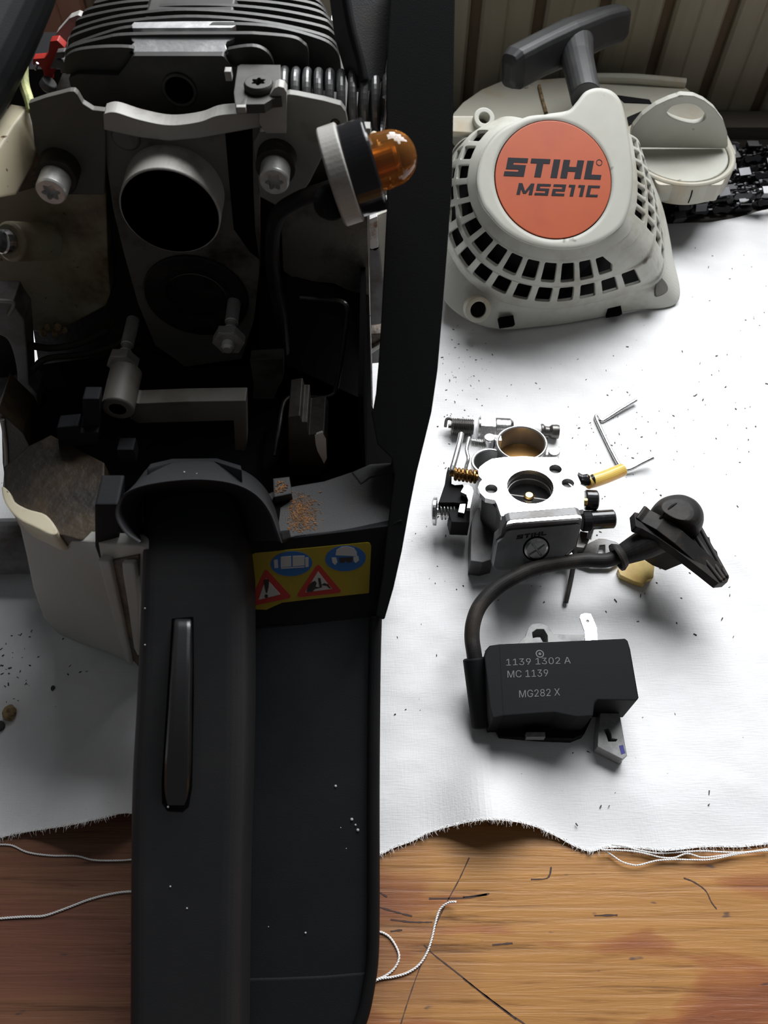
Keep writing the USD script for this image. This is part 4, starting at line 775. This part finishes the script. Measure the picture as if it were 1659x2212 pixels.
# ---- fuel tank
part('tank_shelf', plate([(12, 1066), (8, 1010), (60, 965), (110, 940), (225, 1000), (228, 1180), (150, 1160), (112, 1150), (60, 1120), (30, 1095)], ZP(.1155), .05), 'oily')
TK = plane3(Z(45, 1114, .116), Z(240, 1420, .003), Z(125, 1366, .005))
part('fuel_tank', place(poly2([(20, 1088), (30, 1112), (44, 1140), (58, 1200), (72, 1270), (95, 1335), (125, 1368), (170, 1388), (230, 1408), (300, 1440), (330, 1440), (330, 1180), (215, 1172), (150, 1168), (112, 1156), (78, 1136), (50, 1118)], TK, 0, .003), TK, .005), 'tank', smooth=50, label='translucent white fuel tank')
part('tank_lip', plate([(4, 1052), (20, 1062), (32, 1084), (60, 1100), (100, 1113), (124, 1146), (112, 1155), (75, 1138), (40, 1120), (12, 1088)], ZP(.1175), .012, 4), 'cream')
part('tank_seam', tube([Z(x, y, .1135) for x, y in ((95, 1060), (120, 1080), (150, 1090), (185, 1096))], .0014, 8, 5), 'cream')
part('tank_mark', box(Z(125, 1107, .1125), (.010, .0035, .0015)), 'tank')
part('strap', plate([(205, 1090), (256, 1090), (258, 1200), (252, 1214), (218, 1214), (206, 1180)], YP(.143), .012, 0, .0006), 'black_plastic')
for pts in ([(212, 1210), (236, 1212), (262, 1330), (284, 1440), (272, 1425), (246, 1340)], [(264, 1216), (290, 1216), (300, 1300), (300, 1420), (290, 1400), (276, 1300), (266, 1240)]):
    part('tank_rib', plate(pts, (TK[0] + TK[1] * .0025, TK[1]), .008, 0, .0004), 'tank')
part('tank_side', plate([(226, 1214), (300, 1200), (300, 1440), (286, 1425), (262, 1330)], (TK[0] + TK[1] * .0008, TK[1]), .004), 'stained')
# ---- throttle bay bits
bc = Y(254, 884, .198)
part('boss', ring(bc, -my, .0063, .0033, .020, 40, .0006), 'dim_shield'); part('boss_hole', lathe([(.0034, .004), (0, .004)], bc, -my, 24), 'pit')
part('bracket_arm', plate([(278, 868), (300, 872), (400, 868), (531, 866), (533, 960), (528, 974), (508, 972), (505, 908), (300, 914), (282, 905)], YP(.203), .007, 0, .0004), 'dim_shield')
part('casting_lug', plate([(540, 778), (612, 774), (612, 818), (600, 840), (585, 880), (545, 885), (548, 830)], YP(.245), .006), 'crankcase')
for pts, y in (([(178, 862), (214, 862), (214, 938), (176, 938), (172, 925), (180, 920)], .193), ([(123, 924), (168, 920), (172, 936), (212, 934), (212, 960), (165, 962), (160, 984), (130, 986)], .190), ([(252, 972), (288, 972), (295, 998), (255, 1002)], .186)):
    part('clip', plate(pts, YP(y), .006, 0, .0003), 'black_plastic')
part('throttle_rod', tube([Y(x, y, w) for x, y, w in ((648, 642, .264), (690, 646, .262), (738, 652, .256), (750, 668, .254), (748, 700, .252), (738, 770, .247), (726, 838, .240), (716, 853, .238), (690, 858, .237), (640, 857, .235), (620, 862, .233), (610, 880, .228), (602, 930, .216), (594, 985, .204))], .0011, 10, 5), 'dark_steel')
part('oil_pump', plate([(622, 902), (648, 898), (652, 912), (664, 912), (666, 940), (700, 936), (706, 950), (706, 1000), (690, 1030), (640, 1050), (626, 1040)], YP(.200), .02, 0, .0004), 'grimy_casting')
part('chipped_patch', plate([(680, 940), (696, 934), (704, 948), (706, 990), (700, 1002), (694, 990), (686, 975), (682, 960)], YP(.1998), .001), 'dust')
part('fuel_line', tube([Y(x, y, w) for x, y, w in ((722, 404, .252), (680, 418, .252), (640, 434, .253), (602, 462, .256), (588, 520, .258), (592, 600, .262), (606, 680, .262), (612, 760, .26))], .0030, 16, 6), 'rubber')
# ---- anti-vibration spring and its bracket
part('spring', helix(V(616, 222, .288), V(836, 234, .288), .0104, 9.2, .0016, 12, 40, 1.0), 'spring_steel')
bp_ = plane3(V(512, 142, .276), V(606, 142, .276), V(555, 225, .262))
part('spring_bracket', plate([(513, 143), (520, 139), (606, 140), (608, 212), (588, 214), (570, 225), (508, 226), (505, 200)], bp_, .003), 'dull_metal')
c = on(560, 192, bp_); torx(c + bp_[1] * .0025, bp_[1], 32 * np.dot(c - C, FW) / FPX, .0025, 'dull_metal', 'bracket_screw', .5)
part('bracket_pin', box(V(494, 160, .272), (.0022, .003, .0032)), 'shield'); part('bracket_foot', plate([(510, 224), (520, 224), (530, 206), (536, 206), (530, 232), (510, 232)], bp_, .002), 'shield')
# ---- primer bulb
pax = nz(RX * .955 + UP * .27 - FW * .12); p0 = V(716, 386, .262)
part('primer_ring', ring(p0, pax, .0158, .008, .0066, 56, .0005), 'shield', label='light grey primer mounting ring')
part('primer_body', lathe([(.008, .006), (.0142, .0062), (.0146, .0068), (.0146, .0148), (.0138, .0156), (.0090, .0156), (.0085, .012)], p0, pax, 56), 'gloss_black')
bcn = p0 + pax * .0205
part('primer_bulb', lathe([(.0088, -.0055), (.0090, -.003)] + [(.0088 * math.cos(t), .0088 * math.sin(t)) for t in np.linspace(0, math.pi / 2, 16)[:-1]] + [(0, .0088)], bcn, pax, 48), 'amber', smooth=60, label='translucent amber primer bulb')
part('primer_core', lathe([(.0035, -.006), (.0035, .001), (.0025, .002), (0, .002)], bcn, pax, 24), 'brown_brass')
part('primer_clip', plate([(756, 276), (800, 278), (800, 300), (790, 312), (762, 300), (748, 300)], YP(.256), .004), 'shield'); part('primer_bits', cat(*[trimesh.creation.icosphere(1, .0016).apply_translation(V(x, y, .266)) for x, y in ((808, 294), (818, 300), (828, 298))]), 'cream', kind='stuff')
part('primer_nipple', rod(V(722, 440, .258), V(708, 436, .262), .0055), 'matte_black')
# ---- bits behind on the right, seen past the frame bar
for pts, mt, y in (([(788, 478), (815, 468), (816, 520), (818, 536), (810, 542), (797, 535), (791, 510)], 'rusty_white', .300), ([(797, 540), (818, 534), (822, 560), (829, 630), (829, 690), (822, 700), (799, 703)], 'grey_plastic', .300), ([(814, 466), (840, 456), (840, 640), (834, 640), (826, 600), (817, 536)], 'white_case', .303),
                    ([(799, 722), (826, 720), (826, 742), (801, 756)], 'stained', .302), ([(800, 755), (826, 740), (826, 748), (803, 764)], 'white_case', .300), ([(801, 760), (824, 746), (824, 783), (803, 785)], 'grey_plastic', .304)):
    part('side_cover', plate(pts, YP(y), .012), mt)
part('case_edge', tube([Y(x, y, .2745) for x, y in ((793, 540), (796, 600), (799, 700), (802, 780), (804, 880))], .0005, 6, 4), 'rusty_white')
for pts, mt, y in (([(716, 66), (746, 66), (750, 92), (752, 110), (748, 124), (738, 120), (726, 96)], 'rusty_white', .345), ([(722, 92), (740, 104), (745, 130), (748, 162), (736, 166), (730, 120)], 'shield', .335), ([(715, 44), (722, 46), (726, 70), (718, 66)], 'rusty_white', .34)):
    part('muffler_shield', plate(pts, YP(y), .004), mt)
# ---- black frame bar, ledge, hand guard
fb = plane3(V(860, 1150, .2885), V(980, 1150, .2885), V(900, 0, .270))
bar = [(846, -60), (984, -60), (981, 80), (979, 250), (976, 400), (966, 540), (955, 680), (945, 800), (932, 890), (915, 960), (900, 1020), (884, 1100), (868, 1190), (850, 1270), (830, 1340), (812, 1330), (826, 1250), (836, 1150), (852, 1030), (846, 990), (815, 960), (802, 890), (806, 884), (812, 850), (818, 780), (824, 680), (830, 560), (836, 440), (836, 300), (834, 160)]
part('frame_bar', plate(bar, fb, .020, 0, .0008), 'coil_plastic')
fs = plane3(V(736, -40, .268), V(842, -40, .2745), V(790, 180, .277))
part('frame_shoulder', plate([(734, -60), (848, -60), (846, 60), (838, 110), (830, 172), (790, 176), (778, 158), (762, 100), (748, 50)], fs, .012, 0, .0006), 'dusty_lit_plastic', label='dusty inner face of the black frame')
part('shoulder_edge', tube([on(x, y, fs) + fs[1] * .0006 for x, y in ((738, -60), (750, 20), (760, 70), (776, 130), (786, 176))], .0016, 10, 6), 'black_plastic')
LZ = .1205
part('ledge', plate([(560, 1075), (600, 1058), (640, 1050), (700, 1040), (760, 1020), (800, 1003), (850, 1000), (893, 955), (896, 985), (880, 1080), (868, 1118), (838, 1134), (760, 1144), (640, 1158), (606, 1166), (560, 1150)], ZP(LZ), .014, 0, .0008), 'dusty_lit_plastic', label='grey ledge between frame and handle')  # paler plastic here paints the light falling on the ledge top
part('ledge_dirt', plate([(760, 1020), (800, 1003), (850, 1000), (880, 975), (884, 1000), (850, 1020), (800, 1030), (780, 1045)], ZP(LZ + .0003), .001), 'dusty_lit_plastic')
part('ledge_stub', plate([(846, 986), (858, 984), (862, 1018), (848, 1022)], ZP(LZ + .004), .004), 'dusty_lit_plastic')
part('ledge_pocket', plate([(590, 1034), (625, 1030), (630, 1066), (592, 1074)], ZP(LZ + .004), .006), 'dusty_lit_plastic')
lf = plane3(V(600, 1166, .2885), V(820, 1140, .2885), V(700, 1330, .3045))
part('label_face', plate([(520, 1168), (604, 1168), (640, 1161), (760, 1147), (840, 1136), (869, 1122), (862, 1190), (836, 1300), (812, 1350), (700, 1350), (520, 1350)], lf, .012, 0, .0006), 'black_plastic')
gp = plane3(V(600, 1400, .3055), V(800, 1400, .3055), V(700, 2212, .3005))
part('hand_guard', plate([(505, 1310), (820, 1310), (815, 1440), (813, 1700), (813, 1960), (812, 2060), (806, 2120), (790, 2200), (760, 2270), (700, 2320), (505, 2330)], gp, .006, 0, .001), 'guard_plastic', label='wide black rear hand guard')
gr_ = [on(x, y, gp) + gp[1] * .0012 for x, y in ((812, 1330), (809, 1450), (807, 1700), (807, 1960), (805, 2060), (798, 2120), (782, 2195), (750, 2262), (695, 2310))]
part('guard_rim', tube(gr_, .0024, 12, 6), 'black_plastic')
part('guard_toe', plate([(505, 2114), (600, 2112), (700, 2108), (792, 2100), (788, 2140), (772, 2195), (745, 2255), (690, 2300), (505, 2310)], gp, .001, 0, 0, (), .0004), 'guard_plastic')
# ---- rear handle
HD = .272
def handle_ring(l, r, py, d, th=.030):
    a, b = V(l, py, d), V(r, py, d); c = (a + b) / 2 + FW * th / 2; w = np.linalg.norm(b - a)
    return np.array([c + RX * x - FW * y for x, y in rrect(w, th, .0062, 6)])
hs = [(302, 520, 1060, .288, .022), (300, 524, 1110, .282, .026), (300, 526, 1160, .2755, .030), (297, 527, 1230, .2722, .030), (291, 528, 1400, .272, .030), (284, 528, 1550, .272, .030), (276, 525, 1700, .272, .030), (273, 519, 1900, .272, .030), (272, 516, 2100, .272, .030), (271, 514, 2330, .272, .030)]
hp = catmull([(a, b, c, d, e) for a, b, c, d, e in hs], 4)
part('rear_handle', loft([handle_ring(*r) for r in hp]), 'handle_plastic', smooth=50, label='long black rear handle')
part('handle_root', plate([(290, 2290), (505, 2290), (505, 2330), (290, 2330)], PERP(.275), .028), 'black_plastic')
hq = PERP(HD - .0001)
part('lever_slot', plate([(371, 1336), (418, 1332), (419, 1500), (415, 1700), (408, 1742), (395, 1754), (362, 1752), (350, 1735), (349, 1690), (357, 1560), (366, 1420)], hq, .001, 0, .0004), 'pit')
lv = [(1337, 379, 410, .0004), (1343, 376, 413, .0016), (1360, 375, 414, .0034), (1400, 372, 414, .0062), (1440, 370, 414, .0084), (1480, 367, 413, .0096), (1530, 364, 412, .0098), (1590, 360, 412, .0088), (1650, 356, 411, .0062), (1700, 355, 408, .0030), (1725, 358, 404, .0012), (1740, 362, 398, .0001)]
lq = catmull(lv, 5); lr = []
for py, l, r, h in lq:
    g = lambda x, k: V(x, py, HD - h * k) if k > 0 else V(x, py, HD) + FW * .002
    w = r - l; lr.append(np.array([g(l, -1), g(l, .75), g(l + w * .08, .94), g(l + w * .25, 1), g(r - w * .25, 1), g(r - w * .08, .94), g(r, .75), g(r, -1)]))
part('trigger_lockout', loft(lr), 'lever_black', smooth=45, label='glossy black trigger lockout bar')
# ---- flared collar at the top of the handle
A_ = [(300, 1172), (268, 1150), (249, 1112), (262, 1074), (300, 1052), (370, 1039), (440, 1036), (505, 1045), (552, 1068), (582, 1105), (600, 1150), (608, 1172)]
B_ = [(308, 1172), (290, 1140), (284, 1100), (290, 1062), (318, 1012), (374, 1000), (462, 998), (520, 1016), (560, 1050), (585, 1095), (600, 1140), (607, 1172)]
D_ = [(308, 1170), (304, 1140), (300, 1110), (304, 1085), (320, 1068), (375, 1060), (450, 1060), (500, 1068), (518, 1085), (524, 1110), (526, 1140), (527, 1170)]
ra = np.array([V(*p, .2605) for p in catmull(A_, 6)]); rb = np.array([V(*p, .285) for p in catmull(B_, 6)]); rd = np.array([V(*p, .286) for p in catmull(D_, 6)])
cen = ra.mean(0); ra2 = cen + (ra - cen) * .965 + FW * .0006
part('handle_collar', loft([rb + FW * .012, rb, ra * .9 + rb * .1 + (ra - cen) * .01, ra, ra2, ra2 * .6 + rd * .4, rd], closed=False), 'handle_plastic', smooth=40, label='flared black collar around the handle top')
cp = plane3(V(372, 999, .2848), V(464, 997, .2848), V(418, 988, .296))
part('collar_top', plate([(318, 1012), (372, 999), (464, 997), (522, 1016), (520, 1006), (468, 990), (372, 991), (325, 1002)], cp, .004), 'guard_plastic')
part('collar_tip', plate([(590, 1150), (608, 1148), (612, 1166), (606, 1174), (596, 1170)], PERP(.2655), .022), 'black_plastic')
part('collar_slot', plate([(583, 1090), (592, 1072), (628, 1066), (630, 1080), (606, 1096), (602, 1130), (596, 1120)], ZP(LZ + .0002), .001), 'pit')
# ---- warning label
zb = crop(400, 950, 2.9625)
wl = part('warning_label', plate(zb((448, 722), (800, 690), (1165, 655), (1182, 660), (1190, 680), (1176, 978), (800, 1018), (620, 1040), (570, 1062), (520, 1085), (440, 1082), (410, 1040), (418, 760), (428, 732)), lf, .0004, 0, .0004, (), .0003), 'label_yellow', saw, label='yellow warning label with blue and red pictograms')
def ell(cx, cy, rx, ry, rot, k=40): return [(cx + rx * math.cos(t) * math.cos(rot) - ry * math.sin(t) * math.sin(rot), cy + rx * math.cos(t) * math.sin(rot) + ry * math.sin(t) * math.cos(rot)) for t in np.linspace(0, 2 * np.pi, k, endpoint=False)]
def sticker(name, pts, mt, lift): return obj(name, plate(zb(*pts), lf, .0001, 0, 0, (), lift), mt, wl, smooth=False)
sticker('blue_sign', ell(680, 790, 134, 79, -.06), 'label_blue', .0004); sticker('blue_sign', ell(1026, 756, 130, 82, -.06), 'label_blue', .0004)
for pts in ([(612, 745), (678, 740), (680, 806), (612, 812)], [(688, 740), (764, 738), (764, 800), (688, 806)], [(568, 765), (592, 760), (596, 815), (572, 818)], [(768, 750), (790, 748), (790, 808), (770, 812)], [(614, 814), (764, 806), (764, 812), (614, 822)]): sticker('book_pictogram', pts, 'label_white', .0005)
sticker('helmet_pictogram', [(962, 735), (968, 700), (1000, 682), (1040, 678), (1080, 690), (1098, 715), (1100, 742), (1040, 738)], 'label_white', .0005)
sticker('helmet_pictogram', [(938, 752), (966, 748), (974, 778), (960, 798), (942, 782)], 'label_white', .0005); sticker('helmet_pictogram', [(1076, 745), (1108, 740), (1112, 768), (1090, 785), (1078, 770)], 'label_white', .0005)
sticker('goggles_pictogram', [(985, 752), (1072, 748), (1068, 778), (1040, 782), (1028, 770), (1014, 784), (990, 782)], 'label_black', .00055)
for o_, i_ in (([(505, 838), (515, 828), (530, 836), (676, 995), (668, 1010), (440, 1058), (416, 1050), (414, 1035)], [(518, 880), (610, 985), (470, 1020)]), ([(838, 805), (852, 796), (866, 806), (996, 960), (990, 976), (735, 1004), (718, 996), (722, 980)], [(850, 838), (938, 950), (768, 972)])):
    sticker('red_triangle', o_, 'label_red', .0004); sticker('triangle_field', i_, 'label_white', .0005)
sticker('exclamation_mark', [(502, 900), (520, 886), (538, 894), (536, 930), (526, 975), (518, 975), (508, 935)], 'label_black', .0006); sticker('exclamation_mark', ell(520, 996, 11, 12, 0), 'label_black', .0006)
sticker('saw_pictogram', [(775, 968), (790, 930), (812, 905), (832, 898), (842, 912), (835, 935), (860, 940), (850, 880), (866, 880), (876, 940), (830, 950), (815, 968)], 'label_black', .0006); sticker('saw_pictogram', [(870, 925), (890, 912), (915, 920), (935, 948), (922, 945), (905, 930), (888, 928)], 'label_black', .0006)
# ---- left front: handle tube, cord, red lever
part('front_handle', tube([V(70, -120, .285), V(36, -30, .280), V(-10, 70, .272), V(-62, 170, .264), V(-130, 290, .258), V(-195, 560, .285), V(-205, 850, .335), V(-190, 1060, .380), V(-150, 1180, .407), V(-90, 1182, .407)], .0128, 24, 8), 'coil_plastic')
part('handle_pipe', tube([V(-140, 1180, .407), V(0, 1180, .407), V(130, 1178, .408)], .0145, 24, 4), 'grey_plastic', label='grey pipe end on the left')
part('impulse_cord', tube([Y(x, y, w) for x, y, w in ((54, 118, .292), (51, 150, .285), (53, 185, .277), (62, 214, .270), (68, 240, .266))], [.0012, .0017, .0018, .0017, .0016], 10, 6), 'cord', label='yellow-green twisted pulse hose')
part('kill_lever', plate([(108, 90), (124, 88), (140, 104), (134, 128), (122, 150), (112, 164), (112, 178), (95, 178), (94, 155), (88, 145), (72, 140), (71, 128), (96, 126), (104, 116)], YP(.312), .004), 'red_plastic', label='red plastic lever')
part('lever_bracket', plate([(108, 148), (122, 114), (140, 112), (138, 125), (120, 127), (135, 132), (158, 150), (157, 158), (131, 158), (130, 149)], YP(.305), .003), 'grey_plastic')
part('deflector', plate([(120, 80), (122, 72), (150, 40), (168, 33), (176, 36), (160, 62), (146, 84), (144, 104), (130, 90)], YP(.325), .004), 'shield')
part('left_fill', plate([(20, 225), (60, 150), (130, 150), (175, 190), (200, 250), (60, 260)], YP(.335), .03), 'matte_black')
part('left_rod', tube([Y(-20, 226, .28), Y(10, 240, .28), Y(40, 262, .275)], .0012, 8, 3), 'shield'); part('lever_stub', rod(Y(100, 190, .308), Y(108, 176, .308), .003), 'grey_plastic'); part('lever_pin', rod(Y(76, 150, .306), Y(81, 136, .306), .0006), 'steel')

# ================================================================ dirt on the cloth, sawdust on the saw
def chips(n, px, py, zf, smin, smax, keep=lambda x, y: True, flat=.5):
    ms = []
    while len(ms) < n:
        x, y = px(), py()
        if not keep(x, y): continue
        p = zf(x, y); s = rng.uniform(smin, smax); m = trimesh.creation.box((s * rng.uniform(1, 2.6), s * rng.uniform(.4, .8), s * flat))
        m.vertices += rng.normal(0, s * .12, m.vertices.shape); m.apply_transform(trimesh.transformations.rotation_matrix(rng.uniform(0, 6.3), [0, 0, 1])); m.apply_translation(p + [0, 0, s * flat * .4]); ms.append(m)
    return cat(*ms)
def on_cloth(x, y):
    p = Z(x, y, .002); return np.array([p[0], p[1], cloth_z(np.array([p[0]]), np.array([p[1]]))[0] + .0001])
U_ = rng.uniform
cs = [chips(40, lambda: U_(-20, 75), lambda: U_(1360, 1520), on_cloth, .0003, .0007), chips(34, lambda: U_(0, 270), lambda: U_(1300, 1760), on_cloth, .0003, .0008),
      chips(120, lambda: U_(830, 1640), lambda: U_(740, 1800), on_cloth, .0003, .0008), chips(70, lambda: rng.normal(980, 60), lambda: rng.normal(830, 60), on_cloth, .0002, .0006, lambda x, y: x > 950),
      chips(60, lambda: rng.normal(1330, 80), lambda: rng.normal(960, 70), on_cloth, .0002, .0006), chips(30, lambda: U_(1480, 1659), lambda: U_(520, 1000), on_cloth, .0003, .0008)]
obj('debris', cat(*cs), 'speck', None, smooth=False, label='tiny dark swarf specks scattered over the white cloth', cat='dirt', kind='stuff')
def lump(x, y, r, seed):
    m = trimesh.creation.icosphere(3, r); v = m.vertices; v *= (1 + .55 * (meshkit.fbm(v / r * 1.3 + 5, 3, seed) - .5))[:, None]; v *= [1, 1.25, .7]; c = on_cloth(x, y); m.apply_translation(c + [0, 0, r * .5]); return m
obj('dirt_clump', lump(26, 1545, .0032, 1), 'lump', None, smooth=60, label='small brown dirt clump on the cloth left of the saw handle', cat='dirt clump')
obj('dirt_clump', lump(5, 1572, .0022, 4), 'speck', None, smooth=60, label='tiny dark dirt clump at the left edge below the brown one', cat='dirt clump')
obj('dirt_clump', lump(117, 1489, .0010, 6), 'speck', None, smooth=60, label='single black crumb on shaded cloth below the white fuel tank', cat='dirt clump')
obj('sawdust', cat(chips(560, lambda: rng.normal(650, 17), lambda: rng.normal(1112, 26), lambda x, y: Z(x, y, LZ), .0002, .0005, lambda x, y: 622 < x < 700 and 1062 < y < 1150), chips(40, lambda: rng.normal(610, 8), lambda: rng.normal(1050, 8), lambda x, y: Z(x, y, LZ + .004), .0003, .0007, lambda x, y: 596 < x < 626 and 1036 < y < 1066)), 'sawdust', None, smooth=False, label='orange-brown sawdust heap on the black ledge beside the handle collar', cat='sawdust', kind='stuff')
ds = []
for x, y, r in ((760, 1770, .0006), (768, 1782, .0004), (773, 1793, .0006), (725, 1698, .0005), (736, 1788, .0002), (660, 2015, .0004), (666, 2126, .0004), (580, 2002, .0002), (748, 1833, .0002), (657, 2204, .0003)):
    ds.append(trimesh.creation.icosphere(1, r).apply_translation(on(x, y, gp)))
for x, y, r in ((363, 1743, .0004), (313, 1314, .0003), (313, 1393, .0003), (398, 1020, .0003), (425, 1024, .0003), (368, 1915, .0003), (404, 1962, .0003)):
    ds.append(trimesh.creation.icosphere(1, r).apply_translation(V(x, y, HD if y > 1100 else .268)))
obj('dust', cat(*ds), 'dust', None, smooth=False, label='pale dust grains stuck on the black hand guard and handle', cat='dust', kind='stuff')
